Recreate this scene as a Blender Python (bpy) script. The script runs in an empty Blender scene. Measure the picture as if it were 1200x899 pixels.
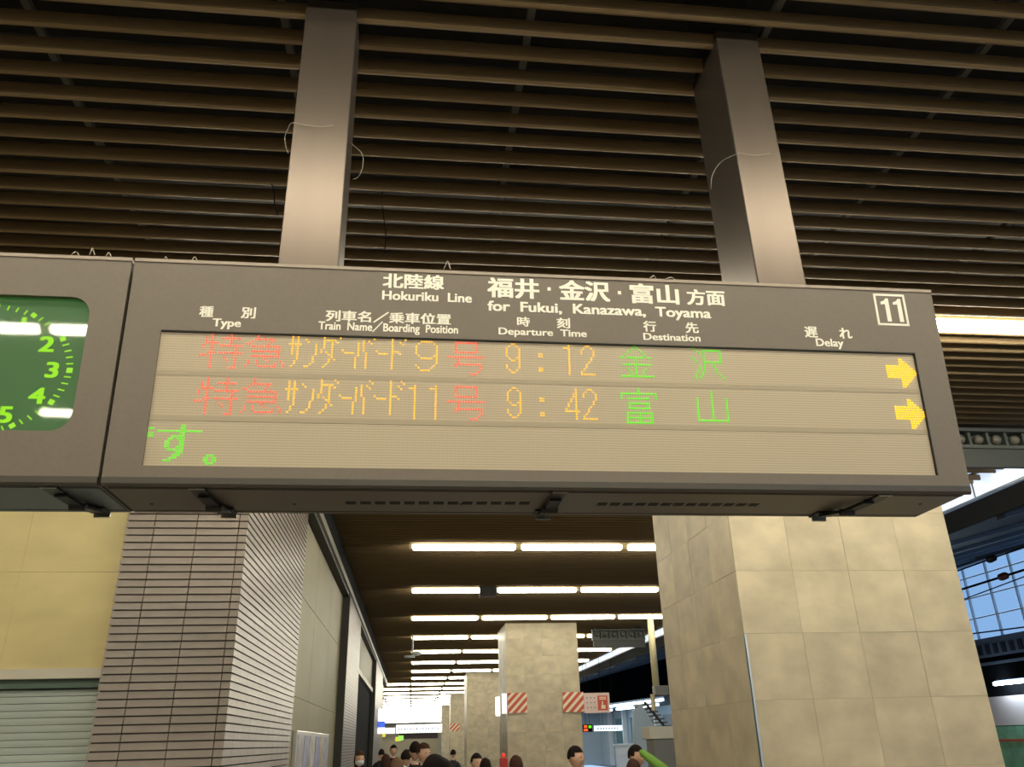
import bpy, bmesh, math, random
from mathutils import Vector, Matrix
random.seed(7)
SC = bpy.context.scene
COL = SC.collection
PI = math.pi

# ------------------------------------------------------------------ camera
H = 1.6
FPX = 946.0
def unit(v): return v.normalized()
_d = unit(Vector((482-600, 873-449.5, FPX)))
_u = Vector((545-600, -1680-449.5, FPX)).normalized()
_u = (_u - _d*_u.dot(_d)).normalized()
_x = _d.cross(_u)
if _x.x < 0: _x = -_x
RC = Matrix((_x, _d, _u))            # camera vector (right, down, forward) -> world
cam_data = bpy.data.cameras.new('camera'); cam = bpy.data.objects.new('camera', cam_data); COL.objects.link(cam)
cam_data.sensor_width = 36.0; cam_data.sensor_fit = 'HORIZONTAL'; cam_data.lens = FPX/1200*36
cam_data.clip_end = 600
right = RC @ Vector((1,0,0)); up = RC @ Vector((0,-1,0)); back = RC @ Vector((0,0,-1))
cam.matrix_world = Matrix(((right.x,up.x,back.x,0),(right.y,up.y,back.y,0),(right.z,up.z,back.z,H),(0,0,0,1)))
SC.camera = cam

# ------------------------------------------------------------------ world, exposure
W = bpy.data.worlds.new('world'); SC.world = W; W.use_nodes = True
W.node_tree.nodes['Background'].inputs[0].default_value = (0.42, 0.63, 0.96, 1)
W.node_tree.nodes['Background'].inputs[1].default_value = 0.55
SC.view_settings.view_transform = 'Standard'; SC.view_settings.look = 'None'
SC.view_settings.gamma = 1.0; SC.view_settings.use_curve_mapping = False
SC.view_settings.exposure = 1.0
LAMP, LAMP_FAR = 18.0, 11.0        # strength of the fluorescent tubes in the hall and down the passage

def ray(px, py): return (RC @ Vector((px-600, py-449.5, FPX))).normalized()
C0 = Vector((0,0,H))
def aty(px, py, Y): r = ray(px,py); return C0 + r*(Y/r.y)
def atx(px, py, X): r = ray(px,py); return C0 + r*(X/r.x)
def atz(px, py, Z): r = ray(px,py); return C0 + r*((Z-H)/r.z)

# ------------------------------------------------------------------ materials
def lin(c): return tuple(((v/12.92) if v <= .04045 else ((v+.055)/1.055)**2.4) for v in (c[0]/255, c[1]/255, c[2]/255)) + (1,)
def mat(name, rgb, rough=.6, metal=0, noise=0, scale=8, bump=0, bscale=40, stretch=(1,1,1), spec=.5, coat=0):
    m = bpy.data.materials.new(name); m.use_nodes = True; nt = m.node_tree; b = nt.nodes['Principled BSDF']
    c = lin(rgb); b.inputs['Base Color'].default_value = c; b.inputs['Roughness'].default_value = rough
    b.inputs['Metallic'].default_value = metal; b.inputs['Specular IOR Level'].default_value = spec
    b.inputs['Coat Weight'].default_value = coat
    tc = nt.nodes.new('ShaderNodeTexCoord'); mp = nt.nodes.new('ShaderNodeMapping'); mp.inputs['Scale'].default_value = stretch
    nt.links.new(tc.outputs['Object'], mp.inputs[0])
    if noise:
        n = nt.nodes.new('ShaderNodeTexNoise'); n.inputs['Scale'].default_value = scale; n.inputs['Detail'].default_value = 5
        nt.links.new(mp.outputs[0], n.inputs['Vector'])
        r = nt.nodes.new('ShaderNodeValToRGB'); r.color_ramp.elements[0].position = .3; r.color_ramp.elements[1].position = .7
        r.color_ramp.elements[0].color = tuple(v*(1-noise) for v in c[:3])+(1,)
        r.color_ramp.elements[1].color = tuple(min(1,v*(1+noise)) for v in c[:3])+(1,)
        nt.links.new(n.outputs['Fac'], r.inputs[0]); nt.links.new(r.outputs[0], b.inputs['Base Color'])
    if bump:
        n2 = nt.nodes.new('ShaderNodeTexNoise'); n2.inputs['Scale'].default_value = bscale
        nt.links.new(mp.outputs[0], n2.inputs['Vector'])
        bp = nt.nodes.new('ShaderNodeBump'); bp.inputs['Strength'].default_value = bump; bp.inputs['Distance'].default_value = .01
        nt.links.new(n2.outputs['Fac'], bp.inputs['Height']); nt.links.new(bp.outputs[0], b.inputs['Normal'])
    return m
def emit(name, rgb, s, base=(20,20,20)):
    m = bpy.data.materials.new(name); m.use_nodes = True; b = m.node_tree.nodes['Principled BSDF']
    b.inputs['Base Color'].default_value = lin(base); b.inputs['Emission Color'].default_value = lin(rgb); b.inputs['Emission Strength'].default_value = s
    return m

def island_vary(m, amount):
    """each loose piece / object gets its own slight tone"""
    nt = m.node_tree; b = nt.nodes['Principled BSDF']
    oi = nt.nodes.new('ShaderNodeObjectInfo')
    for mp in [n for n in nt.nodes if n.type == 'MAPPING']:      # every tile gets its own piece of the pattern
        k = nt.nodes.new('ShaderNodeMath'); k.operation = 'MULTIPLY'; k.inputs[1].default_value = 37.0
        nt.links.new(oi.outputs['Random'], k.inputs[0]); nt.links.new(k.outputs[0], mp.inputs['Location'])
    g = nt.nodes.new('ShaderNodeNewGeometry')
    ad = nt.nodes.new('ShaderNodeMath'); ad.operation = 'ADD'
    nt.links.new(oi.outputs['Random'], ad.inputs[0]); nt.links.new(g.outputs['Random Per Island'], ad.inputs[1])
    fr = nt.nodes.new('ShaderNodeMath'); fr.operation = 'FRACT'; nt.links.new(ad.outputs[0], fr.inputs[0])
    mr = nt.nodes.new('ShaderNodeMapRange'); mr.inputs['To Min'].default_value = 1-amount; mr.inputs['To Max'].default_value = 1+amount
    nt.links.new(fr.outputs[0], mr.inputs['Value'])
    mx = nt.nodes.new('ShaderNodeVectorMath'); mx.operation = 'SCALE'
    old = b.inputs['Base Color']
    if old.is_linked: nt.links.new(old.links[0].from_socket, mx.inputs[0])
    else: mx.inputs[0].default_value = old.default_value[:3]
    nt.links.new(mr.outputs[0], mx.inputs['Scale']); nt.links.new(mx.outputs[0], old)
    return m

M = {}
M['lamp'] = emit('lamp_tube', (255, 249, 226), LAMP, (230,230,230))
M['lamp_far'] = emit('lamp_tube_far', (255, 249, 226), LAMP_FAR, (230,230,230))
M['lamp_case'] = mat('lamp_case', (190, 175, 130), .5)
M['blade'] = mat('blade_brown', (120, 100, 70), .6, spec=.3, noise=.10, scale=2.5, stretch=(.4,4,4))
M['void'] = mat('void_dark', (40, 38, 36), .9, noise=.2)
M['rail'] = mat('rail_grey', (110, 108, 102), .6)
M['case'] = mat('board_paint', (116, 105, 92), .45, noise=.04, scale=60, bump=.03, bscale=600)
M['case_under'] = mat('board_under', (112, 102, 92), .45, noise=.05, scale=20)
M['gap'] = mat('black_gap', (14, 13, 12), .7)
M['print'] = mat('white_print', (250, 244, 228), .45)
M['latch'] = mat('black_latch', (24, 24, 24), .4)
M['latch_metal'] = mat('latch_steel', (170, 168, 160), .3, metal=.9)
M['steel'] = mat('stainless', (108, 97, 88), .34, metal=.85, noise=.06, scale=4, stretch=(1,1,.15), bump=.02, bscale=20)
M['wire'] = mat('wire_grey', (150, 145, 130), .5)
M['tuft'] = mat('pale_wire', (190, 180, 160), .6)
M['stone'] = island_vary(mat('stone_tile', (202, 187, 156), .5, noise=.17, scale=2.6, bump=.2, bscale=5, stretch=(1,1,1.3)), .05)
M['joint'] = mat('stone_joint', (168, 154, 124), .8)
M['guard'] = mat('guard_steel', (200, 205, 200), .3, metal=.7)
M['brick'] = island_vary(mat('brick_tile', (146, 133, 122), .38, noise=.05, scale=9, bump=.06, bscale=60), .05)
M['mortar'] = mat('mortar', (84, 76, 68), .85)
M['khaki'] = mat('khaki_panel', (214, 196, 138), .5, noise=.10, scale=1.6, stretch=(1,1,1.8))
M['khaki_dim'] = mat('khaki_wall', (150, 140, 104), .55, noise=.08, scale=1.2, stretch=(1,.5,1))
M['khaki_edge'] = mat('khaki_edge', (220, 205, 150), .5)
M['lintel'] = mat('white_lintel', (208, 200, 180), .5)
M['shutter'] = mat('shutter_slat', (184, 192, 184), .45)
M['dark_trim'] = mat('dark_trim', (48, 46, 42), .6)
M['channel'] = mat('pale_channel', (150, 144, 130), .4)
M['floor'] = mat('floor_stone', (128, 122, 112), .35, noise=.08, scale=3)
M['wall'] = mat('plain_wall', (176, 168, 146), .7, noise=.05, scale=2)
M['white'] = mat('white_paint', (225, 228, 230), .5)
M['blue_white'] = mat('cool_white', (188, 204, 216), .5)
M['bluedark'] = mat('shed_roof', (28, 35, 50), .6, noise=.12, scale=.4)
M['bluemid'] = mat('shed_steel', (96, 110, 130), .5, noise=.1, scale=.8)
M['black'] = mat('near_black', (16, 17, 20), .9, spec=.1)
M['pink'] = mat('pinkish_wall', (228, 212, 208), .6)
M['green'] = mat('green_hoarding', (138, 196, 156), .6, noise=.25, scale=2)
M['redstripe'] = mat('red_stripe', (214, 92, 60), .5)
M['whitestripe'] = mat('white_stripe', (245, 232, 205), .5)
M['cream_pole'] = mat('cream_pole', (205, 192, 150), .5)
M['poster_frame'] = mat('poster_frame', (205, 203, 195), .3, metal=.5)
M['seat'] = mat('grey_box', (120, 118, 112), .5)
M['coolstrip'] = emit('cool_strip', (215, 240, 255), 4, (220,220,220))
M['lip'] = mat('top_lip_paint', (160, 145, 130), .4)
M['dayglow'] = emit('daylight_glow_panel', (205,225,255), .42, (220,225,230))  # emission stands in for daylight along the ceiling edge
M['platlamp'] = emit('platform_tube', (215,240,255), 22, (220,220,220))
M['coolsign'] = emit('cool_sign', (215, 235, 250), 1.0, (220,220,220))
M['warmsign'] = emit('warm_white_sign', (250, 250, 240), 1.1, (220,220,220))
M['yelsign'] = emit('yellow_sign', (225, 215, 60), .5)
M['grnsign'] = emit('exit_green_sign', (150, 220, 90), .6)
M['bluesign'] = emit('blue_sign', (70, 105, 220), .6)
M['ledred'] = emit('led_red', (255, 90, 40), .7)
M['ledpink'] = emit('led_dot_red', (255, 84, 60), .9)
M['ledorange'] = emit('led_dot_orange', (255, 178, 40), .9)
M['ledgreen'] = emit('led_dot_green', (100, 240, 20), .62)
M['ledyellow'] = emit('led_dot_yellow', (255, 196, 20), .9)
M['numeral'] = emit('clock_green_lit', (160, 240, 40), .5)
M['dial'] = emit('clock_dial', (52, 112, 44), .22, (58, 84, 56))
M['redlamp'] = emit('red_sign_lit', (235, 70, 50), .4, (180, 40, 30))
M['btnsign'] = mat('button_sign', (232, 205, 195), .5)

# LED panel: beige louvre with fine dot rows (pitch of the LED matrix)
PITCH = .0115
def led_panel_material():
    m = mat('led_panel', (190, 174, 148), .5); nt = m.node_tree; b = nt.nodes['Principled BSDF']
    tc = nt.nodes.new('ShaderNodeTexCoord'); sp = nt.nodes.new('ShaderNodeSeparateXYZ'); nt.links.new(tc.outputs['Object'], sp.inputs[0])
    def wav(axis):
        a = nt.nodes.new('ShaderNodeMath'); a.operation = 'MULTIPLY'; a.inputs[1].default_value = 2*PI/PITCH
        nt.links.new(sp.outputs[axis], a.inputs[0])
        s = nt.nodes.new('ShaderNodeMath'); s.operation = 'SINE'; nt.links.new(a.outputs[0], s.inputs[0]); return s
    z, x = wav('Z'), wav('X')
    mz = nt.nodes.new('ShaderNodeMath'); mz.operation = 'MULTIPLY'; mz.inputs[1].default_value = .12; nt.links.new(z.outputs[0], mz.inputs[0])
    mx = nt.nodes.new('ShaderNodeMath'); mx.operation = 'MULTIPLY_ADD'; mx.inputs[1].default_value = .035; nt.links.new(x.outputs[0], mx.inputs[0]); nt.links.new(mz.outputs[0], mx.inputs[2])
    ad = nt.nodes.new('ShaderNodeMath'); ad.operation = 'ADD'; ad.inputs[1].default_value = .97; nt.links.new(mx.outputs[0], ad.inputs[0])
    sc = nt.nodes.new('ShaderNodeVectorMath'); sc.operation = 'SCALE'; sc.inputs[0].default_value = lin((190,174,148))[:3]
    nt.links.new(ad.outputs[0], sc.inputs['Scale']); nt.links.new(sc.outputs[0], b.inputs['Base Color'])
    return m
M['ledpanel'] = led_panel_material()
def glass_material(name, tint=(1,1,1,1), alpha=.12):
    m = bpy.data.materials.new(name); m.use_nodes = True; nt = m.node_tree; out = nt.nodes['Material Output']
    nt.nodes.remove(nt.nodes['Principled BSDF'])
    t = nt.nodes.new('ShaderNodeBsdfTransparent'); t.inputs[0].default_value = tint
    g = nt.nodes.new('ShaderNodeBsdfGlossy'); g.inputs['Roughness'].default_value = .03
    f = nt.nodes.new('ShaderNodeFresnel'); gm = nt.nodes.new('ShaderNodeNewGeometry'); mr = nt.nodes.new('ShaderNodeMapRange')
    mr.inputs['To Min'].default_value = 1.5; mr.inputs['To Max'].default_value = 1/1.5
    nt.links.new(gm.outputs['Backfacing'], mr.inputs['Value']); nt.links.new(mr.outputs[0], f.inputs[0])
    mx = nt.nodes.new('ShaderNodeMixShader')
    nt.links.new(f.outputs[0], mx.inputs[0]); nt.links.new(t.outputs[0], mx.inputs[1]); nt.links.new(g.outputs[0], mx.inputs[2]); nt.links.new(mx.outputs[0], out.inputs[0])
    return m
M['glass'] = glass_material('clear_glass')
M['roofglass'] = glass_material('roof_glass', (.78,.86,.92,1))

# ------------------------------------------------------------------ mesh helpers
class MB:
    def __init__(s): s.v = []; s.f = []
    def add(s, vs, fs):
        k = len(s.v); s.v += [tuple(v) for v in vs]; s.f += [tuple(i+k for i in f) for f in fs]; return s
    def box(s, a, b):
        x0,y0,z0 = a; x1,y1,z1 = b
        return s.add([(x0,y0,z0),(x1,y0,z0),(x1,y1,z0),(x0,y1,z0),(x0,y0,z1),(x1,y0,z1),(x1,y1,z1),(x0,y1,z1)],
              [(0,3,2,1),(4,5,6,7),(0,1,5,4),(1,2,6,5),(2,3,7,6),(3,0,4,7)])
    def hexa(s, p):   # 8 points: bottom four, top four
        return s.add(p, [(0,3,2,1),(4,5,6,7),(0,1,5,4),(1,2,6,5),(2,3,7,6),(3,0,4,7)])
    def prism_x(s, prof, x0, x1):     # profile in (y, z)
        n = len(prof)
        return s.add([(x0,y,z) for y,z in prof]+[(x1,y,z) for y,z in prof], [tuple(range(n)), tuple(range(2*n-1,n-1,-1))]+[(i,i+n,(i+1)%n+n,(i+1)%n) for i in range(n)])
    def tube(s, pts, r, n=8, closed=False):
        pts = [Vector(p) for p in pts]; rings = []
        for i, p in enumerate(pts):
            t = (pts[min(i+1,len(pts)-1)] - pts[max(i-1,0)]).normalized()
            a = Vector((0,0,1)) if abs(t.z) < .9 else Vector((1,0,0))
            e1 = t.cross(a).normalized(); e2 = t.cross(e1); rr = r[i] if isinstance(r,(list,tuple)) else r
            rings.append([p + (e1*math.cos(2*PI*k/n)+e2*math.sin(2*PI*k/n))*rr for k in range(n)])
        vs = [v for g in rings for v in g]
        fs = [(i*n+k, i*n+(k+1)%n, (i+1)*n+(k+1)%n, (i+1)*n+k) for i in range(len(pts)-1) for k in range(n)]
        fs += [tuple(range(n))[::-1], tuple((len(pts)-1)*n+k for k in range(n))]
        return s.add(vs, fs)
    def ball(s, c, r, n=8, m=6):
        c = Vector(c); r = Vector(r) if not isinstance(r,(int,float)) else Vector((r,r,r)); vs = [c+Vector((0,0,-r.z))]; fs = []
        for j in range(1,m):
            a = -PI/2+PI*j/m
            for k in range(n): vs.append(c+Vector((r.x*math.cos(a)*math.cos(2*PI*k/n), r.y*math.cos(a)*math.sin(2*PI*k/n), r.z*math.sin(a))))
        vs.append(c+Vector((0,0,r.z))); L = len(vs)-1
        for k in range(n): fs.append((0,1+(k+1)%n,1+k)); fs.append((L,L-n+k,L-n+(k+1)%n))
        for j in range(m-2):
            for k in range(n): fs.append((1+j*n+k,1+j*n+(k+1)%n,1+(j+1)*n+(k+1)%n,1+(j+1)*n+k))
        return s.add(vs, fs)
    def mesh(s, name, m, smooth=False):
        me = bpy.data.meshes.new(name); me.from_pydata(s.v, [], s.f); me.materials.append(m)
        bm = bmesh.new(); bm.from_mesh(me); bmesh.ops.recalc_face_normals(bm, faces=bm.faces); bm.to_mesh(me); bm.free()
        if smooth: me.polygons.foreach_set('use_smooth', [True]*len(me.polygons))
        me.update(); return me
def obj(name, mb, m, parent=None, smooth=False, bevel=0, loc=None):
    me = mb if isinstance(mb, bpy.types.Mesh) else mb.mesh(name, m, smooth)
    o = bpy.data.objects.new(name, me); COL.objects.link(o)
    if parent is not None: o.parent = parent
    if loc is not None: o.location = loc
    if bevel:
        b = o.modifiers.new('bevel','BEVEL'); b.width = bevel; b.segments = 2; b.limit_method = 'ANGLE'; b.angle_limit = math.radians(40)
    return o
def empty(name, loc=(0,0,0), label=None, cat=None, group=None, kind=None, rz=0):
    o = bpy.data.objects.new(name, None); COL.objects.link(o); o.location = loc; o.rotation_euler = (0,0,rz); o.empty_display_size = .1
    return tag(o, label, cat, group, kind)
def tag(o, label=None, cat=None, group=None, kind=None):
    if label: o['label'] = label
    if cat: o['category'] = cat
    if group: o['group'] = group
    if kind: o['kind'] = kind
    return o
def box(name, a, b, m, parent=None, bevel=0, off=(0,0,0)):
    a = tuple(a[i]-off[i] for i in range(3)); b = tuple(b[i]-off[i] for i in range(3))
    return obj(name, MB().box(a, b), m, parent, bevel=bevel)
def copy_tree(o, parent=None):
    c = o.copy(); COL.objects.link(c); c.parent = parent
    for ch in list(o.children): copy_tree(ch, c)
    return c

# ------------------------------------------------------------------ setting: shell
CEIL = 5.40; BP = 5.22/27; ROW0 = 6.55
XL = -1.511; XR = 9.3; YB = -13.0; YF = 168.0
floor = obj('floor', MB().box((-12,YB,-.2),(9.8,YF,0)), M['floor']); tag(floor, kind='structure')
box('edge_line', (9.25,YB,0),(9.5,YF,.012), M['yelsign'] if False else mat('yellow_tactile',(205,180,70),.6), floor)
tag(obj('trim_1', MB().box((9.8,YB,-1.3),(14.2,YF,-1.1)), mat('ballast',(90,84,76),.9,noise=.3,scale=6)), kind='structure')
tag(obj('trim_2', MB().box((14.2,YB,-.2),(26,YF,0)), M['floor']), kind='structure')

ceiling = obj('ceiling', MB().box((-12,YB,6.1),(XR+.1,YF,6.3)), M['void']); tag(ceiling, kind='structure')
def blade_profile(y, z):
    w, h = .027, .050
    return [(y+w*math.copysign(abs(math.cos(a))**.6, math.cos(a)), z+h*math.copysign(abs(math.sin(a))**.75, math.sin(a))) for a in [2*PI*k/12 for k in range(12)]]
LAMP_Y = [6.72+5.1*k for k in range(-4,2)]+[16.93+5.27*k for k in range(0,29)]
def lamp_row_index(i): return min(abs(ROW0+i*BP-y) for y in LAMP_Y) < BP/2+.001
# blade i stands at Y = ROW0 + i*BP ; lamps take the place of blades 0, 27, 54 ...
near_run = (-12.0, XR)
i0, i1 = -22, 34
bl_mesh = MB().prism_x(blade_profile(0, 0), -11.9, XR).mesh('ceiling_blade', M['blade'])
bl_mesh2 = MB().prism_x(blade_profile(0, 0), XL+.01, XR).mesh('ceiling_blade', M['blade'])
for i in range(i0, i1):
    if lamp_row_index(i): continue
    Y = ROW0+i*BP
    o = obj('ceiling_blade', bl_mesh if Y < 7.3 else bl_mesh2, None, ceiling); o.location = (0, Y, CEIL+.05+random.uniform(-.003,.003))
rest = MB()
n_all = int((YF-ROW0)/BP)
for i in list(range(int((YB+.3-ROW0)/BP), i0)) + list(range(i1, n_all)):
    if lamp_row_index(i): continue
    Y = ROW0+i*BP
    x0 = -11.9 if Y < 7.3 else (XL+.01 if Y < 52 else -6.0)
    if Y < 26: rest.prism_x(blade_profile(Y, CEIL+.05), x0, XR)
    else: rest.prism_x([(Y-.027,CEIL+.09),(Y-.024,CEIL+.012),(Y,CEIL),(Y+.024,CEIL+.012),(Y+.027,CEIL+.09)], x0, XR)
o = obj('ceiling_blade_field', rest, M['blade'], ceiling); o['kind'] = 'stuff'
for k in range(15):
    x = -11 + k*1.45
    box('ceiling_rail', (x-.022, YB, 5.53),(x+.022, 7.3 if x < XL else YF, 5.57), M['rail'], ceiling)
for k in range(5):     # cross runners high in the dark void
    box('hanger_channel', (-11.5, 2.9+k*1.25, 5.78),(XR, 2.96+k*1.25, 5.84), M['rail'], ceiling)

# ------------------------------------------------------------------ fluorescent lamps
LX0, LP = -0.10, 2.27
lz = CEIL-.02
def row_y(k): return 6.72+5.1*k if k < 2 else 16.93+5.27*(k-2)
def capsule(x0, x1, r, zc=0, n=10):
    pts = [(x0,0,zc),(x0+.012,0,zc),(x0+.05,0,zc),(x1-.05,0,zc),(x1-.012,0,zc),(x1,0,zc)]
    return MB().tube(pts, [r*.45,r*.8,r,r,r*.8,r*.45], n)
tube_mesh = capsule(.02, 2.16, .07).mesh('lamp_tube', M['lamp'], True)
tube_far = tube_mesh.copy(); tube_far.materials[0] = M['lamp_far']
housing_mesh = MB().box((-.03,-.045,.045),(2.24,.045,.19)).box((-.045,-.04,-.03),(.015,.04,.05)).box((2.165,-.04,-.03),(2.225,.04,.05)).mesh('lamp_housing', M['lamp_case'])
ordi = ['first','second','third','fourth','fifth','sixth','seventh','eighth','ninth','tenth','eleventh','twelfth']
def lamp(x, Y, label, group, far=False):
    e = empty('ceiling_lamp', (x, Y if not far else Y*.986, lz-(.052 if far else 0)), label, 'ceiling lamp', group)
    obj('lamp_housing', housing_mesh, None, e); obj('lamp_tube', tube_far if far else tube_mesh, None, e)
for k in range(-4, 30):
    Y = row_y(k)
    if Y > YF-3: break
    if k <= 0:
        cols = range(-4, 4)
        if k == 0: cols = range(-1, 4)
    elif Y < 54: cols = range(0, 4)
    else: cols = range(-2, 4)
    for c in cols:
        x = LX0+c*LP
        if k == 3 and c == 0: pass
        if k == 0 and c == 2: lab, g = 'bright fluorescent ceiling tube right of the departure board, cut by the frame edge', None
        elif k < 0: lab, g = 'fluorescent ceiling tube over the hall on the viewer\'s side of the board', 'ceiling tubes on the near side of the board'
        elif k in (0, 1): lab, g = 'fluorescent ceiling tube hidden behind the departure board', 'ceiling tubes hidden by the board'
        elif 54 < Y < 66: lab, g = 'far fluorescent tube, %s from left in the %s wide row' % (ordi[c+2], ordi[int((Y-54)//5.27)]), 'far ceiling tubes in the glare'
        elif Y > 54: lab, g = 'far fluorescent tube merging into the white glare at the hall end', 'far ceiling tubes in the glare'
        else: lab, g = 'white fluorescent ceiling tube, %s from the left in the %s row beyond the board' % (ordi[c], ordi[k-2]), 'ceiling tubes in rows beyond the board'
        if k == -3 and c == -4: continue
        lamp(x, Y, lab, g, k >= 2)

# ------------------------------------------------------------------ walls of the hall
# bricks: courses of long grey tiles
BZ, BW = .0645, .364
def tag_struct(o): o['kind'] = 'structure'; return o
def brick_mesh(w, h=BZ-.011, d=.022, n='brick'):
    # lower edge stands slightly proud, as on the photographed tiles
    return MB().hexa([(0,-d,0),(w,-d,0),(w,.0,0),(0,.0,0),(0,-d*.72,h),(w,-d*.72,h),(w,0,h),(0,0,h)]).mesh(n, M['brick'])
pier = empty('brick_pier', (XL, 7.4, 0), 'grey brick-tiled pillar at the left, joining the khaki shutter wall', 'pillar')
PX0, PX1, PY = -2.555, XL, 7.40
off = (XL, 7.4, 0)
box('pier_core', (PX0+.01, PY, 0),(PX1-.022, 11.36, CEIL+.2), M['mortar'], pier, off=off)
joints = [PX0, -2.312, -1.948, -1.584, PX1]
fm = [brick_mesh(joints[i+1]-joints[i]-(.008 if i < 3 else 0)) for i in range(4)]
rows0, rows1 = int(1.1/BZ), int(4.0/BZ)
nb = 0; restb = MB()
for r in range(0, int((CEIL+.15)/BZ)):
    for i in range(4):
        if rows0 <= r < rows1-3:
            o = obj('brick', fm[i], None, pier); o.location = (joints[i]-off[0], PY-off[1]+random.uniform(-.0012,.0012), r*BZ); nb += 1
        else:
            w = joints[i+1]-joints[i]-(.008 if i < 3 else 0); h = BZ-.011
            restb.hexa([Vector(p)+Vector((joints[i]-off[0],PY-off[1],r*BZ)) for p in [(0,-.022,0),(w,-.022,0),(w,0,0),(0,0,0),(0,-.016,h),(w,-.016,h),(w,0,h),(0,0,h)]])
# side face bricks run along Y on the plane x = XL
sb = [(7.401+j*.364, min(7.401+(j+1)*.364-.004, 11.37)) for j in range(11)]
sm = {}
for r in range(0, int((CEIL+.15)/BZ)):
    for j, (ya, yb) in enumerate(sb):
        w = yb-ya; h = BZ-.011
        pts = [(-.022,0,0),(0,0,0),(0,w,0),(-.022,w,0),(-.022,0,h),(-.006,0,h),(-.006,w,h),(-.022,w,h)]
        if rows0+2 <= r < rows1-8 and j < 4:
            key = round(w,3)
            if key not in sm: sm[key] = MB().hexa(pts).mesh('brick', M['brick'])
            o = obj('brick', sm[key], None, pier); o.location = (0, ya-off[1], r*BZ); nb += 1
        else: restb.hexa([Vector(p)+Vector((0,ya-off[1],r*BZ)) for p in pts])
o = obj('brick_field', restb, M['brick'], pier); o['kind'] = 'stuff'

# front wall left of the pier: khaki panels above a lintel and a roller shutter
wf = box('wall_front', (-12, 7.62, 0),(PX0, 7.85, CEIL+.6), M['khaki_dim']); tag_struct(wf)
KZ = [2.25, 3.05, 3.95, 4.85, 5.6]
for a in range(4):
    for b in range(6):
        xb = PX0-.03 - b*.82; box('wall_panel', (xb-.8185, 7.50, KZ[a]+.001),(xb, 7.62, KZ[a+1]-.001), M['khaki'], wf)
box('panel_edge', (PX0-.028, 7.47, 2.25),(PX0-.004, 7.62, 5.6), M['khaki_edge'], wf)
box('wall_panel', (-12, 7.50, 2.25),(PX0-.03-6*.82-.006, 7.62, 5.6), M['khaki'], wf)
sh = empty('roller_shutter', (-3.4, 7.56, 0), 'pale grey-green roller shutter under the white lintel at lower left', 'shutter')
box('shutter_lintel', (-5.6, 7.46, 2.17),(PX0-.004, 7.62, 2.25), M['lintel'], sh, off=(-3.4,7.56,0))
box('shutter_shadow_strip', (-5.6, 7.52, 2.10),(PX0-.004, 7.62, 2.17), mat('shutter_shadow_green',(84,104,88),.5), sh, off=(-3.4,7.56,0))  # dark green strip paints the shadow line below the lintel
prof = [(0,0),(-.006,.003),(-.008,.026),(-.006,.049),(0,.053)]
slat = MB().prism_x(prof, -2.2, .835).mesh('slat', M['shutter'])
for r in range(38): obj('slat', slat, None, sh, loc=(0, .03, 2.095-.055*(r+1)))
box('shutter_backing', (-5.6,7.595,0),(PX0-.01,7.615,2.1), M['dark_trim'], sh, off=(-3.4,7.56,0))

# left wall of the passage
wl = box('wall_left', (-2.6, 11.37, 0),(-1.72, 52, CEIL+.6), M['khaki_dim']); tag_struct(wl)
for (ya, yb) in ((11.37, 14.5),(14.5, 17.1),(17.1, 19.8)):
    for (za, zb) in ((0,2.28),(2.28,3.69),(3.69,4.83)):
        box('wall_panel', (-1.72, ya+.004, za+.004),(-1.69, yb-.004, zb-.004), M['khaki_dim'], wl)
# lintel band and ceiling trim
t3 = box('trim_3', (-1.72, 11.37, 4.83),(XL-.03, 52, 4.90), M['dark_trim']); tag_struct(t3)
box('pale_channel', (XL-.05, 11.37, 4.90),(XL+.015, 52, 5.03), M['channel'], t3)
box('dark_fascia', (XL-.06, 11.37, 5.03),(XL+.004, 52, 5.45), M['black'], t3)
def tiled_pier(ya, yb, label):
    e = empty('tiled_pier', (XL, ya, 0), label, 'pillar')
    box('pier_core', (-1.688, ya, 0),(XL-.012, yb, 4.9), M['dark_trim'], e, off=(XL,ya,0))
    f = MB(); n = int(4.85/BZ)
    for r in range(n): f.box((-.012, .002, r*BZ),(0, yb-ya, r*BZ+BZ-.012))
    o = obj('tile_courses', f, M['brick'], e); o['kind'] = 'stuff'
tiled_pier(19.8, 24.3, 'narrow grey tiled pillar beyond the khaki wall recess')
tiled_pier(35.8, 44.0, 'farther pale tiled pillar past the dark doorway in the left wall')
# recess with opening
wo = box('door_1', (-1.9, 24.35, 0),(-1.7, 35.75, 3.6), M['black']); tag_struct(wo)
box('door_lintel', (-1.74, 24.3, 3.6),(-1.62, 35.8, 3.75), M['lintel'], wo)
box('wall_panel', (-1.72, 24.3, 3.75),(-1.69, 35.8, 4.83), M['khaki_dim'], wl)
tag_struct(box('wall_far', (-6.5, YF-.3, 0),(9.6, YF, CEIL+.6), M['wall']))
tag_struct(box('wall_corner', (-6.3, 52, 0),(-1.72, 52.3, CEIL+.6), M['wall']))
tag_struct(box('wall_side', (-6.5, 52.3, 0),(-6.0, YF, CEIL+.6), M['wall']))
tag_struct(box('wall_back', (-12, YB-.3, 0),(9.6, YB, CEIL+.6), M['wall']))
tag_struct(box('wall_west', (-12.3, YB, 0),(-12, 7.8, CEIL+.6), M['wall']))

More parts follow.
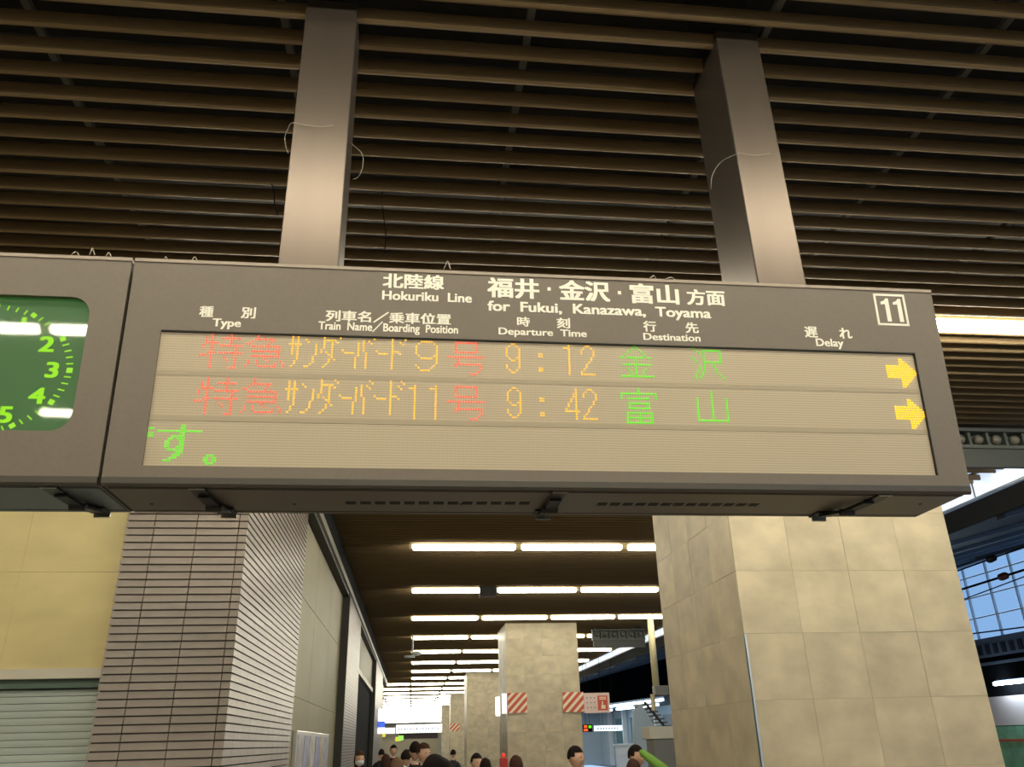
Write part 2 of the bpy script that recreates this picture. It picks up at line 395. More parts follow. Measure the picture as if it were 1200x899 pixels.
# poster case
pc = empty('poster_case', (-1.69, 13.0, 1.0), 'framed poster case with pale violet sheets on the khaki left wall', 'poster case')
o3 = (-1.69,13.0,1.0)
box('case_frame', (-1.69,12.9,.95),(-1.63,17.8,1.83), M['poster_frame'], pc, bevel=.01, off=o3)
pcols = [(196,186,190),(170,168,190),(204,196,190),(160,160,196),(205,190,170),(180,178,196)]
for i in range(6):
    sheet = box('poster', (-1.632,13.0+i*.79,1.02),(-1.622,13.72+i*.79,1.77), mat('poster_sheet_%s' % 'abcdef'[i], pcols[i], .4, noise=.35, scale=5), pc, off=o3)

# security camera on bracket, hung black box
sc_ = empty('security_camera', tuple(aty(484, 740, 32)), 'small white security camera hung beside the left ends of the lamp rows', 'camera')
obj('drop_pole', MB().tube([(0,0,.15),(0,0,-.75)], .035), M['white'], sc_)
obj('camera_body', MB().ball((.15,0,-.8),(.2,.13,.09)).box((-.3,-.05,-.95),(.1,.05,-.87)), M['white'], sc_, smooth=True)
hb = empty('hung_box', tuple(aty(571.5, 680, 21.9)), 'square black box hung in a gap between tubes of the second lamp row', 'speaker')
obj('box_body', MB().box((-.23,-.14,-.43),(.23,.14,0)), mat('hung_box_dark',(38,34,34),.5), hb, bevel=.01)
obj('hanger', MB().box((-.25,-.05,-.02),(.25,.05,.02)).box((-.03,-.03,0),(.03,.03,.42)), M['seat'], hb)

# ------------------------------------------------------------------ stone pillars
TZ = .60
def stone_pillar(xl, xr, ya, yb, label, pieces=True, guard=False):
    e = empty('stone_pillar', ((xl+xr)/2, (ya+yb)/2, 0), label, 'pillar'); o_ = ((xl+xr)/2,(ya+yb)/2,0)
    t = .02
    box('pillar_core', (xl+.004,ya+.004,0),(xr-.004,yb-.004,CEIL+.3), M['joint'], e, off=o_)
    nx, ny, g = 4, 4, .0016
    w = (xr-xl)/nx; d = (yb-ya)/ny; zoff = .105
    zs = [0] + [zoff+TZ*k for k in range(0,9)] + [CEIL+.3]
    coll = MB(); cache = {}
    for a in range(len(zs)-1):
        za, zb = zs[a]+g, zs[a+1]-g; hh = round(zb-za,3)
        for i in range(nx):
            for side in (0,1):
                y = ya if side == 0 else yb-t
                lo, hi = (xl+i*w+g-o_[0], y-o_[1], za),(xl+(i+1)*w-g-o_[0], y+t-o_[1], zb)
                if not pieces: coll.box(lo, hi); continue
                k = ('x', hh)
                if k not in cache: cache[k] = MB().box((0,0,0),(w-2*g,t,zb-za)).mesh('stone_tile', M['stone'])
                obj('stone_tile', cache[k], None, e, loc=(lo[0], lo[1]+random.uniform(-.0015,.0015), lo[2]))
        for j in range(ny):
            for side in (0,1):
                x = xl if side == 0 else xr-t
                lo, hi = (x-o_[0], ya+j*d+g-o_[1]+(t if j==0 else 0), za),(x+t-o_[0], ya+(j+1)*d-g-o_[1]-(t if j==ny-1 else 0), zb)
                if not pieces: coll.box(lo, hi); continue
                k = ('y', hh, round(hi[1]-lo[1],3))
                if k not in cache: cache[k] = MB().box((0,0,0),(t,hi[1]-lo[1],zb-za)).mesh('stone_tile', M['stone'])
                obj('stone_tile', cache[k], None, e, loc=(lo[0]+random.uniform(-.002,.002), lo[1], lo[2]))
    if not pieces: obj('stone_tiles', coll, M['stone'], e)['kind'] = 'stuff'
    if guard:
        g_ = MB().box((xl-o_[0]-.006, ya-o_[1]-.006, 0),(xl-o_[0]+.018, ya-o_[1], 2.5)).box((xl-o_[0]-.006, ya-o_[1]-.006, 0),(xl-o_[0], ya-o_[1]+.03, 2.5))
        obj('corner_guard', g_, M['guard'], e)
        e.children[-1]['label'] = 'steel corner guard strip'
    return e
stone_pillar(3.162, 5.53, 7.787, 10.42, 'large beige stone-tiled pillar right behind the departure board', guard=True)
stone_pillar(3.162, 5.70, 29.1, 31.7, 'beige stone-tiled pillar in mid distance with red and white striped panels')
stone_pillar(3.162, 5.60, 50.6, 53.2, 'third beige stone pillar, left of and behind the striped one')
stone_pillar(3.162, 5.60, 72.2, 74.8, 'fourth beige stone pillar near the bright glare, with a striped panel', False)
stone_pillar(3.162, 5.60, 93.8, 96.4, 'farthest beige stone pillar at the hall end', False)

# striped hazard panels wrapped round the second and third pillars
def stripe_panel(x0, x1, Y, z0, z1, label, n=5, group=None):
    e = empty('striped_panel', (x0, Y, z0), label, 'sign', group)
    box('panel_body', (x0,Y-.05,z0),(x1,Y,z1), M['whitestripe'], e, off=(x0,Y,z0))
    w, h = x1-x0, z1-z0; per = (w+h)/n
    for k in range(n):          # diagonal bands clipped to the rectangle, rising to the right
        c0, c1 = k*per, k*per+per*.55
        poly = []
        def edge(c):            # line x - z + h = c  -> points on rectangle border
            pts = []
            if c <= h: pts.append((0, h-c))
            else: pts.append((c-h, 0))
            if c <= w: pts.append((c, h))
            else: pts.append((w, h-(c-w)))
            return pts
        a, b = edge(c0), edge(c1)
        poly = [a[0]]
        if c0 < h < c1: poly.append((0,0))
        poly += [b[0], b[1]]
        if c0 < w < c1: poly.append((w,h))
        poly.append(a[1])
        q = []
        for p in poly:
            if not q or (abs(p[0]-q[-1][0])+abs(p[1]-q[-1][1])) > 1e-5: q.append(p)
        n_ = len(q)
        if n_ < 3: continue
        vs = [(p[0], -.052, p[1]) for p in q]+[(p[0], -.049, p[1]) for p in q]
        fs = [tuple(range(n_)), tuple(range(2*n_-1,n_-1,-1))]+[(i,(i+1)%n_,(i+1)%n_+n_,i+n_) for i in range(n_)]
        obj('stripe', MB().add(vs, fs), M['redstripe'], e)
    return e
def xz(px, py, Y): p = aty(px, py, Y); return p.x, p.z
Y2 = 29.09
a = xz(595,836,Y2); b = xz(617,812,Y2); stripe_panel(a[0],b[0],Y2,a[1],b[1],'red and white diagonal striped panel on the left of the mid pillar')
a = xz(660,835,Y2); b = xz(683,811,Y2); stripe_panel(a[0],b[0],Y2,a[1],b[1],'red and white diagonal striped panel at the right edge of the mid pillar')
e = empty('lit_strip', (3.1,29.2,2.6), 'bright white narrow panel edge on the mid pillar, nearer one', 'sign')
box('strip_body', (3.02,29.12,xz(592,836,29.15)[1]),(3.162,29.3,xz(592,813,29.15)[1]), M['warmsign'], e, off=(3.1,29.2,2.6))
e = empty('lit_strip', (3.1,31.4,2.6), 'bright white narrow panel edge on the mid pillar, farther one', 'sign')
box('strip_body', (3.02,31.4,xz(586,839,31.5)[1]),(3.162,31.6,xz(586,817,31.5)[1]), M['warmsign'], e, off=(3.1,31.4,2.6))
a = xz(523,858,50.58); b = xz(531,848,50.58)
stripe_panel(xz(523,858,72.1)[0]+.3, xz(534,848,72.1)[0]+.3, 72.19, xz(523,857,72.1)[1], xz(534,848,72.1)[1], 'small pale red striped panel far down the hall on the fourth pillar', 4)
# emergency button sign sticking out from pillar
a = xz(684.5,836,Y2); b = xz(713,812,Y2)
e = empty('button_sign', (a[0],Y2,a[1]), 'white and red emergency button sign sticking out right of the mid pillar', 'sign')
w, h = b[0]-a[0], b[1]-a[1]
obj('sign_plate', MB().box((0,-.1,0),(w,.0,h)), M['btnsign'], e)
obj('red_field', MB().box((w*.53,-.106,h*.12),(w*.92,-.1,h*.86)), M['redstripe'], e)
hm = MB().box((w*.66,-.11,h*.2),(w*.82,-.106,h*.38)).box((w*.69,-.11,h*.36),(w*.74,-.106,h*.58)).box((w*.6,-.11,h*.66),(w*.86,-.106,h*.71)).box((w*.6,-.11,h*.75),(w*.86,-.106,h*.79))
obj('hand_symbol', hm, M['whitestripe'], e)
dots = MB()
for i in range(3):
    for j in range(3): dots.box((w*(.1+.14*i),-.105,h*(.25+.24*j)),(w*(.15+.14*i),-.1,h*(.3+.24*j)))
obj('symbol', dots, M['seat'], e)
obj('arm', MB().box((.0,.0,h*.4),(.05,.25,h*.6)), M['seat'], e)
e = empty('red_box', tuple(aty(590,893,28.8)), 'small red cabinet low at the left corner of the mid pillar', 'cabinet')
obj('cabinet_body', MB().box((-.12,-.12,-1.0),(.13,.1,.12)), mat('red_cabinet',(205,50,40),.5), e, bevel=.02)
obj('cabinet_lamp', MB().ball((0,0,.2),.07), M['redlamp'], e, smooth=True)

# ------------------------------------------------------------------ gantry beams with round lamps
def gantry(x0, x1, Y, zt, zb, n, label, zmid=None):
    e = empty('spotlight_gantry', (x0, Y, zb), label, 'beam')
    L = x1-x0; hh = zt-zb
    steel = mat('gantry_steel', (86,90,84), .5)
    obj('beam_frame', MB().box((0,-.03,hh-.05),(L,.25,hh)).box((0,-.03,0),(L,.25,.045)).box((0,.16,0),(L,.2,hh)), steel, e)
    obj('beam_skirt', MB().box((0,.0,-.26),(L,.05,0)), mat('gantry_skirt',(70,72,68),.5), e)
    for k in range(n):
        xk = L*(k+.5)/n
        o = obj('round_lamp', MB().ball((xk,.05,hh*.5),(.07,.07,.07),10,8), mat('round_lamp_glass',(112,108,98),.3) if k == 0 else bpy.data.materials['round_lamp_glass'], e, smooth=True)
    obj('hanger', MB().box((.1,.1,hh),(.15,.15,5.6-zb)).box((L-.4,.1,hh),(L-.35,.15,5.6-zb)), steel, e)
    for k in range(n+1):
        xk = L*k/n
        obj('web_plate', MB().box((xk-.02,.02,0),(xk+.02,.16,hh)), steel, e)
    return e
gantry(6.9, XR, 9.52, 5.36, 5.07, 9, 'dark steel beam with round lamps under the ceiling, right of the board')
gantry(6.55, 8.5, 30.4, 5.34, 4.95, 6, 'far dark beam with round lamps right of the mid pillar')

# hanging cream pole with junction box
pt = aty(762,727,27.6); pb = aty(764,806,27.6)
e = empty('hanging_pole', (pt.x,27.6,CEIL), 'cream ceiling pole ending in a grey box beside the large pillar', 'pole')
obj('pole_shaft', MB().tube([(0,0,.1),(0,0,pb.z-CEIL)], .11, 10), M['cream_pole'], e, smooth=True)
obj('junction_box', MB().box((-.1,-.2,pb.z-CEIL-.25),(.35,.15,pb.z-CEIL+.05)), M['seat'], e, bevel=.02)
obj('camera_unit', MB().tube([(-.15,0,pb.z-CEIL-.2),(-.15,0,pb.z-CEIL-.7)], .08, 8), M['cream_pole'], e)

# ------------------------------------------------------------------ train shed at the right
tr = box('window_1', (XR+.02, YB, 5.14),(XR+.06, 70, 5.18), M['bluemid']); tag_struct(tr)
for k in range(40):
    y = YB+k*2.1; box('mullion', (XR+.035,y,5.18),(XR+.06,y+.05,5.6), M['bluemid'], tr)
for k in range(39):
    y = YB+k*2.1; box('daylight_glow_pane', (XR+.03,y+.05,5.18),(XR+.05,y+2.1,5.6), M['dayglow'], tr)  # no lamp behind these panes; their own glow imitates daylight
rf = obj('trim_4', MB().hexa([(XR+.1,YB,4.80),(24.3,YB,8.55),(24.3,62,8.55),(XR+.1,62,4.80),(XR+.1,YB,5.14),(24.3,YB,9.0),(24.3,62,9.0),(XR+.1,62,5.14)]), M['bluedark']); tag_struct(rf)
for k in range(18):   # ribs under the shed roof
    y = -8+k*4.0
    obj('roof_rib', MB().hexa([(XR+.3,y,4.78),(24.1,y,8.35),(24.1,y+.2,8.35),(XR+.3,y+.2,4.78),(XR+.3,y,4.86),(24.1,y,8.52),(24.1,y+.2,8.52),(XR+.3,y+.2,4.86)]), M['bluemid'], rf)
obj('roof_edge', MB().box((XR+.062,YB,4.79),(XR+.098,62,5.138)), M['black'], rf)
obj('roof_beam', MB().box((23.7,YB,8.15),(24.0,62,8.5)), M['bluemid'], rf)
gw = tag_struct(box('window_2', (24.0,YB,5.0),(24.15,62,5.15), M['bluemid']))
for k in range(51): 
    y = YB+k*1.5; box('mullion', (24.0,y,5.15),(24.1,y+.05,8.5), M['white'], gw)
for z in (5.98, 6.83, 7.68): box('transom', (24.02,YB,z),(24.09,62,z+.04), M['white'], gw)
for k in range(14,32):
    for z0, z1 in ((5.15,5.98),(6.04,6.83),(6.89,7.68),(7.74,8.5)):
        y = YB+k*1.5; box('pane', (24.04,y+.07,z0),(24.05,y+1.5,z1), M['roofglass'], gw)
gl = MB()
for k in list(range(14))+list(range(32,50)):
    y = YB+k*1.5; gl.box((24.04,y+.07,5.15),(24.05,y+1.5,8.5))
obj('pane_field', gl, M['roofglass'], gw)['kind'] = 'stuff'
# lower shed wall bands
sw = tag_struct(box('wall_right', (24.2,YB,0),(24.6,62,5.0), M['black']))
box('truss_band', (24.05,YB,4.4),(24.2,62,5.0), M['bluemid'], sw)
st = MB()
for k in range(150): st.box((23.98,YB+k*.5,4.5),(24.06,YB+k*.5+.22,4.9))
obj('corrugation', st, M['bluedark'], sw)['kind'] = 'stuff'
box('pipe_band', (24.0,YB,4.1),(24.2,62,4.2), M['bluemid'], sw)
box('pink_wall', (24.05,YB,1.75),(24.2,62,2.85), M['pink'], sw)
box('green_hoarding', (24.0,YB,0),(24.2,62,1.72), M['green'], sw)
box('red_line', (23.97,YB,1.15),(24.0,62,1.24), M['redstripe'], sw)
for i, y in enumerate((30.2, 38.5, 46.5)):
    e = empty('platform_lamp', (23.7, y, 3.32), ['cool white tube lamp on the dark far wall right of the large pillar','cool white platform lamp on the far wall, second along','cool white platform lamp on the far wall, third along'][i], 'lamp')
    obj('lamp_tube', MB().tube([(0,0,0),(0,2.6,0)], .07), M['platlamp'], e); obj('lamp_bracket', MB().box((0,.2,.05),(.35,2.4,.12)), M['bluemid'], e)
we = tag_struct(box('wall_end', (9.8,62,3.6),(24.6,62.4,9.0), M['black']))
box('cool_tinted_wall', (9.8,62,0),(24.6,62.4,3.6), M['blue_white'], we)  # pale cool colour stands in for the bluish lit space here
# overhead wires with insulators
for i, (p, q, r_) in enumerate((((1120,670),(1200,641),.02),((1120,693),(1200,668),.03),((1128,703),(1200,676),.015),((1130,744),(1200,735),.02))):
    A = atx(p[0],p[1],15.0); B = atx(q[0],q[1],15.0); d = (B-A)
    e = empty('overhead_wire', tuple(A), ['upper black overhead wire crossing the glazed wall','thick middle overhead wire crossing the glazed wall','thin overhead wire just under the thick one','lowest overhead wire along the base of the glazed wall'][i], 'wire')
    obj('cable', MB().tube([-d*4, d*5], r_, 6), M['black'], e)
    if i < 2:
        t = .55 if i == 0 else .72
        c = d*t; obj('insulator', MB().tube([c-d*.07, c-d*.04, c, c+d*.04, c+d*.07], [.03,.09,.1,.09,.03], 8), mat('insulator_%s' % 'ab'[i], (40,36,40) if i == 0 else (110,50,50), .4), e)

# kiosk with a lit canopy edge on the next platform (seen between the two pillars)
A = atz(682,833,3.4); B = atz(778,821,3.4)
ang = math.atan2((B-A).y, (B-A).x)
ks = empty('platform_kiosk', (A.x, A.y, 0), 'cool-lit glazed office on the next platform, under a bright canopy edge', 'building', rz=ang)
L = (Vector((B.x,B.y))-Vector((A.x,A.y))).length    # local x runs from A towards B (towards the camera), +y to the right of... away
obj('canopy', MB().box((-30,.0,3.42),(L,5.5,3.62)), M['bluemid'], ks)
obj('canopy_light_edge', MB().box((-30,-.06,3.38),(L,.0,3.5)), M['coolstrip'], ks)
obj('back_wall', MB().box((-30,3.0,0),(L,3.1,3.4)).box((-30,-1,0),(-29.9,3.1,3.4)), M['blue_white'], ks)
for i in range(5): obj('window_pane', MB().box((-1.6+i*2.6,2.93,1.3),(.0+i*2.6,2.99,2.9)), mat('office_glass_%s' % 'abcde'[i],(90+10*i,130,140),.2), ks)
for i in range(6): obj('post', MB().box((-2.2+i*2.6,2.6,0),(-2.0+i*2.6,2.85,3.4)), M['white'], ks)
obj('counter', MB().box((2.5,1.2,0),(9.0,1.8,1.25)).box((2.4,1.1,1.25),(9.1,1.9,1.36)), M['white'], ks)
for i in range(3): obj('ceiling_light', MB().box((0+i*3.6,1.0,3.28),(2.4+i*3.6,1.25,3.38)), M['coolstrip'], ks)
def sign_at(px0, py0, px1, py1, Y, m, name, label, d=.12, parts=None):
    a = aty(px0, py1, Y); b = aty(px1, py0, Y)
    e = empty(name, (a.x, Y, min(a.z,b.z)), label, 'sign')
    w, h = b.x-a.x, abs(b.z-a.z); obj('sign_face', MB().box((0,0,0),(w,d,h)), m, e)
    ht = (5.56 if a.x < XR else 4.95+(a.x-XR)*.25)-e.location.z
    obj('hanger', MB().box((w*.3,d*.3,h),(w*.3+.012,d*.3+.02,ht)).box((w*.7,d*.3,h),(w*.7+.012,d*.3+.02,ht)), M['black'], e)
    return e, w, h
e, w, h = sign_at(697,850,729,857,40,M['coolsign'],'hanging_sign','long white lit sign hanging on the next platform between the pillars')
t = MB()
for i in range(8): t.box((w*(.1+.1*i),-.01,h*.3),(w*(.15+.1*i),0,h*.65))
obj('lettering', t, mat('sign_ink',(120,150,175),.5), e)
e, w, h = sign_at(683.5,849,694,858,39.5,M['black'],'led_sign','small black sign with orange and green lit text by the mid pillar')
obj('led_text', MB().box((w*.05,-.02,h*.1),(w*.5,0,h*.4)).box((w*.1,-.02,h*.55),(w*.45,0,h*.9)), M['ledred'], e)
obj('led_text', MB().box((w*.6,-.02,h*.5),(w*.9,0,h*.85)), M['ledgreen'], e)
# sloping stair side panel and cabinet
Ys = 33
P = [aty(*p, Ys) for p in ((742,899),(742,833),(752,826),(771,858),(777,899))]
e = empty('stair_panel', (P[0].x, Ys, 0), 'pale grey sloping stair side panel left of the large pillar', 'stairs')
q = [(p.x-P[0].x, p.z) for p in P]; q[0] = (q[0][0],0); q[-1] = (q[-1][0]+.15, 0)
n_ = len(q); obj('side_panel', MB().add([(x,0,z) for x,z in q]+[(x,.15,z) for x,z in q], [tuple(range(n_)),tuple(range(2*n_-1,n_-1,-1))]+[(i,(i+1)%n_,(i+1)%n_+n_,i+n_) for i in range(n_)]), M['blue_white'], e)
for i in range(9):
    x0 = q[2][0]+.1+i*.11; z0 = q[2][1]-.02-i*.13
    obj('stair_tread', MB().box((x0,.1,z0),(x0+.35,1.5,z0+.05)), M['seat'], e)
obj('handrail', MB().tube([(q[2][0]+.1,-.05,q[2][1]+.1),(q[3][0]+.3,-.05,q[3][1]+.15)], .05), M['steel'], e)
Yc = 26
a_, b_ = aty(768,899,Yc), aty(787,851,Yc)
e = empty('platform_cabinet', (a_.x, Yc, 0), 'grey cabinet with a beige top beside the large pillar', 'cabinet')
wc = b_.x-a_.x
obj('cabinet_body', MB().box((0,0,0),(wc+.3,.8,b_.z-.35)), M['seat'], e, bevel=.02)
obj('cabinet_top', MB().box((-.1,-.05,b_.z-.35),(wc+.3,.85,b_.z)), M['lintel'], e, bevel=.02)

# far end of the hall
def far_sign(px0,py0,px1,py1,Y,m,label): return sign_at(px0,py0,px1,py1,Y,m,'hanging_sign',label)
e, w, h = far_sign(464,848.5,518,859.5,80,M['warmsign'],'long white lit sign hung across the far end of the hall')
t = MB()
for i in range(14): t.box((w*(.04+.066*i),-.01,h*.35),(w*(.07+.066*i),0,h*.6))
obj('lettering', t, mat('far_ink',(150,170,215),.5), e)
far_sign(449,853,463,860,78,M['warmsign'],'small round-cornered white lit sign left of the long far sign')
far_sign(463,863.5,470,869,70,M['yelsign'],'small yellow part of the lit sign low in the far hall')
far_sign(466.5,862,473,868,69.8,M['grnsign'],'small green-white exit sign low in the far hall')
far_sign(446.5,858,452,864,72,M['yelsign'],'pale yellow hanging sign by the left wall far away')
a_, b_ = atx(441,862,XL), atx(446,826,XL)
e = empty('wall_sign', (XL,40,3), 'blue and white lit vertical sign on the far left wall', 'sign')
zt_, zb_ = aty(444,831,40).z, aty(444,860,40).z; zm = (zt_+zb_)/2
obj('sign_face', MB().box((.0,0,zm-3),(.3,.15,zt_-3)), M['warmsign'], e); obj('sign_face', MB().box((.0,0,zb_-3+.25),(.3,.15,zm-3)), M['bluesign'], e); obj('sign_face', MB().box((.0,0,zb_-3),(.3,.15,zb_-3+.25)), M['warmsign'], e)
a_, b_ = aty(473,872,95), aty(511,858,95)
e = empty('far_shop', (a_.x,95,0), 'dark shop front under a beige fascia at the end of the hall', 'shop')
wv = b_.x-a_.x
obj('shop_opening', MB().box((-.5,0,a_.z+.5),(wv+.2,1,b_.z+.4)), mat('shop_dark',(64,52,54),.7), e)
obj('shop_wall', MB().box((-3.5,.1,0),(wv+.2,1.2,a_.z+.5)), M['wall'], e)
obj('awning', MB().box((-.3,-.3,b_.z-.1),(wv,-.0,b_.z+.15)), mat('awning_teal',(70,110,90),.6), e)

# ------------------------------------------------------------------ departure board
BO = Vector((0, 3.322, 2.6)); TA = math.radians(4.8)
BV = Vector((0,-math.sin(TA),math.cos(TA))); BN = Vector((0,-math.cos(TA),-math.sin(TA)))
def P3(u, v, out=0): return Vector((u,0,0)) + BV*v + BN*out          # relative to BO
def face(px, py, out=0):
    r = ray(px,py); t = (BO+BN*out-C0).dot(BN)/r.dot(BN); p = C0+r*t; return p.x, (p-BO).dot(BV)
def fbox(mb, u0, u1, v0, v1, o0, o1):
    return mb.hexa([P3(u0,v0,o1),P3(u1,v0,o1),P3(u1,v0,o0),P3(u0,v0,o0),P3(u0,v1,o1),P3(u1,v1,o1),P3(u1,v1,o0),P3(u0,v1,o0)])
def fob(name, rects, m, parent, bevel=0):
    mb = MB()
    for r in rects: fbox(mb, *r)
    return obj(name, mb, m, parent, bevel=bevel)
TOPV = 1.017; BACK = .45
def casing_profile(rec, vt=TOPV):
    f0, f1 = P3(0,0,-rec), P3(0,vt,-rec)
    return [(f0.y,0.0),(f1.y,f1.z),(BACK,f1.z),(BACK,0.0)]
board = empty('departure_board', BO, 'grey hanging LED departure board with white printed headings and dotted train rows', 'display board')
U0, U1 = -1.278, 2.524
WU0, WU1, WV0, WV1 = -1.127, 2.377, .075, .680
obj('casing', MB().prism_x(casing_profile(.03), U0, U1), M['case_under'], board)
fr = []
fr = [(U0,U1,WV1,TOPV,-.03,0),(U0,U1,0.0,WV0,-.03,0),(U0,WU0,WV0,WV1,-.03,0),(WU1,U1,WV0,WV1,-.03,0)]
fr_o = fob('front_frame', fr, M['case'], board)
obj('bottom_lip', MB().prism_x([(P3(0,-.0,.004).y,.0),(P3(0,.028,.004).y,.028),(.012,.028),(.012,-.012),(.004,-.012)], U0, U1), mat('lip_dark',(70,64,56),.4), board, bevel=.003)
obj('top_lip', MB().prism_x([(P3(0,TOPV,.004).y,P3(0,TOPV,0).z-.012),(P3(0,TOPV,.004).y,P3(0,TOPV,0).z+.004),(BACK,P3(0,TOPV,0).z+.004),(BACK,P3(0,TOPV,0).z-.012)], U0, U1), M['lip'], board)
rowsv = [(.497,.680),(.291,.475),(.075,.272)]
rows = []
for k, (v0, v1) in enumerate(rowsv):
    r = fob('display_row', [(WU0,WU1,v0,v1,-.03,-.010)], M['ledpanel'], board); rows.append(r)
for v in (.475, .272):
    fob('row_divider', [(WU0,WU1,v,v+.021,-.03,-.0085)], mat('divider',(172,157,132),.5) if v > .4 else bpy.data.materials['divider'], board)
# window lip, its shadow painted on as black strips
fob('window_edge_shadow', [(WU0,WU1,WV1-.006,WV1,-.012,-.001),(WU1-.006,WU1,WV0,WV1,-.012,-.001)], M['gap'], board)

# LED characters: dots on the 11.5 mm matrix
def L(c0, r0, c1, r1):
    n = max(abs(c1-c0), abs(r1-r0)); return {(round(c0+(c1-c0)*t/n), round(r0+(r1-r0)*t/n)) for t in range(n+1)} if n else {(c0,r0)}
def H_(r, a, b): return {(c,r) for c in range(a,b+1)}
def V_(c, a, b): return {(c,r) for r in range(a,b+1)}
def S(*pts): return set(pts)
def shift(s, dc, dr=0): return {(c+dc,r+dr) for c,r in s}
toku = V_(4,0,14)|S((2,2),(2,3),(1,5),(1,6))|H_(4,2,6)|H_(9,0,2)|H_(8,3,5)|V_(11,0,4)|H_(2,8,14)|H_(5,7,15)|H_(8,7,15)|V_(13,5,14)|H_(14,11,13)|S((9,10),(10,11))
kyu = S((5,0),(5,1))|H_(2,4,11)|S((3,3),(1,4),(2,4),(10,3),(9,4))|H_(5,3,13)|H_(7,3,13)|H_(9,3,13)|V_(13,5,9)|S((2,11),(2,12),(1,13),(5,11),(5,12),(12,12),(8,10),(9,11),(14,11),(15,12),(15,13))|H_(13,6,12)
thunder = (V_(1,0,7)|V_(3,0,9)|H_(3,0,4)|S((2,10),(2,11),(1,12))
  |S((6,1),(7,2))|V_(10,3,7)|V_(9,8,10)|S((8,11),(6,12),(7,12))
  |V_(13,-1,4)|S((12,5),(12,6))|H_(1,13,17)|S((18,-1),(19,0),(18,2))|V_(16,1,8)|S((14,6),(15,7),(17,9),(15,9),(15,10),(14,11),(13,12))
  |S((20,5))|H_(6,21,24)|V_(26,2,7)|V_(25,8,12)|V_(28,1,5)|V_(29,6,12)|S((31,-1),(32,0),(30,1),(31,2))
  |S((33,5))|H_(6,34,37)|V_(39,-1,12)|S((40,5),(41,5),(42,6))|S((43,-1),(44,0),(42,1),(43,2)))
big9 = H_(0,2,6)|S((1,1),(7,1),(1,6),(7,6))|V_(0,2,5)|V_(8,2,9)|H_(7,2,6)|S((0,10),(1,11),(6,11),(7,10))|H_(12,2,5)
one = V_(2,0,13)|S((0,1),(1,1))
eleven = one|shift(one,8)
go = H_(0,3,11)|H_(4,3,11)|V_(3,0,4)|V_(11,0,4)|H_(6,0,14)|S((4,7),(4,8))|H_(9,3,13)|S((3,10),(13,10),(13,11),(12,12))|H_(13,9,11)
t9 = S((2,0),(3,0),(1,1),(4,1),(1,6),(2,7),(3,7),(4,6),(0,9),(0,10),(1,11),(2,12),(3,12),(4,11))|V_(0,2,5)|V_(5,2,10)
colon = S((13,4),(14,4),(13,5),(14,5),(13,10),(14,10),(13,11),(14,11))
t1 = V_(25,0,12)|S((23,1),(24,1))
t2 = S((30,2),(30,3),(31,1),(32,0),(33,0),(34,1),(35,2),(35,3),(35,4),(34,5),(34,6),(33,7),(32,8),(32,9),(31,10),(30,11))|H_(12,30,35)
t4 = V_(27,0,12)|H_(9,23,28)|S((26,2),(26,3),(25,4),(25,5),(24,6),(24,7),(23,8))
kin = L(7,0,2,5)|S((1,5))|L(8,1,12,5)|S((13,5))|H_(5,4,10)|V_(7,5,12)|H_(8,2,13)|S((4,10),(5,11),(5,12),(11,10),(10,11),(10,12))|H_(13,1,14)
zawa = S((1,0),(2,1),(3,2),(0,4),(1,5),(2,6),(3,8),(3,9),(2,10),(2,11),(1,12),(1,13))|H_(1,5,12)|H_(6,5,12)|V_(12,1,6)|V_(5,1,9)|S((5,10),(4,11),(4,12),(3,13),(9,7),(9,8),(10,9),(10,10),(11,11),(12,12),(13,13))
tomi = V_(7,0,1)|H_(2,0,14)|V_(0,3,4)|V_(14,3,4)|H_(4,3,11)|H_(6,3,11)|H_(8,3,11)|V_(3,6,8)|V_(11,6,8)|H_(10,2,12)|H_(12,2,12)|H_(14,2,12)|V_(2,10,14)|V_(12,10,14)|V_(7,10,14)
yama = V_(0,3,12)|V_(12,3,12)|V_(6,0,12)|H_(12,0,12)
su = (H_(0,8,9)|H_(1,8,9)|H_(2,0,15)|H_(3,8,9)|H_(4,5,9)|S((4,5),(5,5))|H_(5,7,9)|S((3,6),(4,6),(8,6),(9,6),(3,7),(4,7),(8,7),(9,7),(3,8),(4,8))|H_(8,7,9)|H_(9,4,9)
  |H_(10,7,9)|H_(11,6,8)|H_(12,5,7)|H_(13,3,5)|H_(1,-4,-2)|H_(3,-4,-2)|H_(4,-4,-2))
maru = H_(11,18,20)|S((17,12),(18,12),(20,12),(21,12),(17,13),(18,13),(20,13),(21,13))|H_(14,18,20)
arrow = H_(0,6,7)|H_(1,6,8)|H_(2,6,9)|H_(3,0,10)|H_(4,0,11)|H_(5,0,12)|H_(6,0,13)|H_(7,0,12)|H_(8,0,11)|H_(9,6,10)|H_(10,6,9)|H_(11,6,8)|H_(12,6,7)
def led_text(parent, px, py, pts, m, r=.0047, label=None):
    """px,py: where dot (0,0) stands on the panel"""
    u0, v0 = face(px, py, -.010); mb = MB()
    for c, w_ in sorted(pts):
        u, v = u0+c*PITCH, v0-w_*PITCH
        ring = [P3(u+r*math.cos(a), v+r*math.sin(a), -.0095) for a in [PI/3*k for k in range(6)]]
        ring2 = [P3(u+r*.55*math.cos(a), v+r*.55*math.sin(a), -.0075) for a in [PI/3*k for k in range(6)]]
        mb.add(ring+ring2, [tuple(range(6,12))]+[(k,(k+1)%6,(k+1)%6+6,k+6) for k in range(6)])
    return obj('led_text', mb, m, parent)
R_, O_, G_ = M['ledpink'], M['ledorange'], M['ledgreen']
def led_chars(parent, px, py, chars, m, r=.0047):
    for ch in chars: led_text(parent, px, py, ch, m, r)
def cols(st, a, b): return {p for p in st if a <= p[0] <= b}
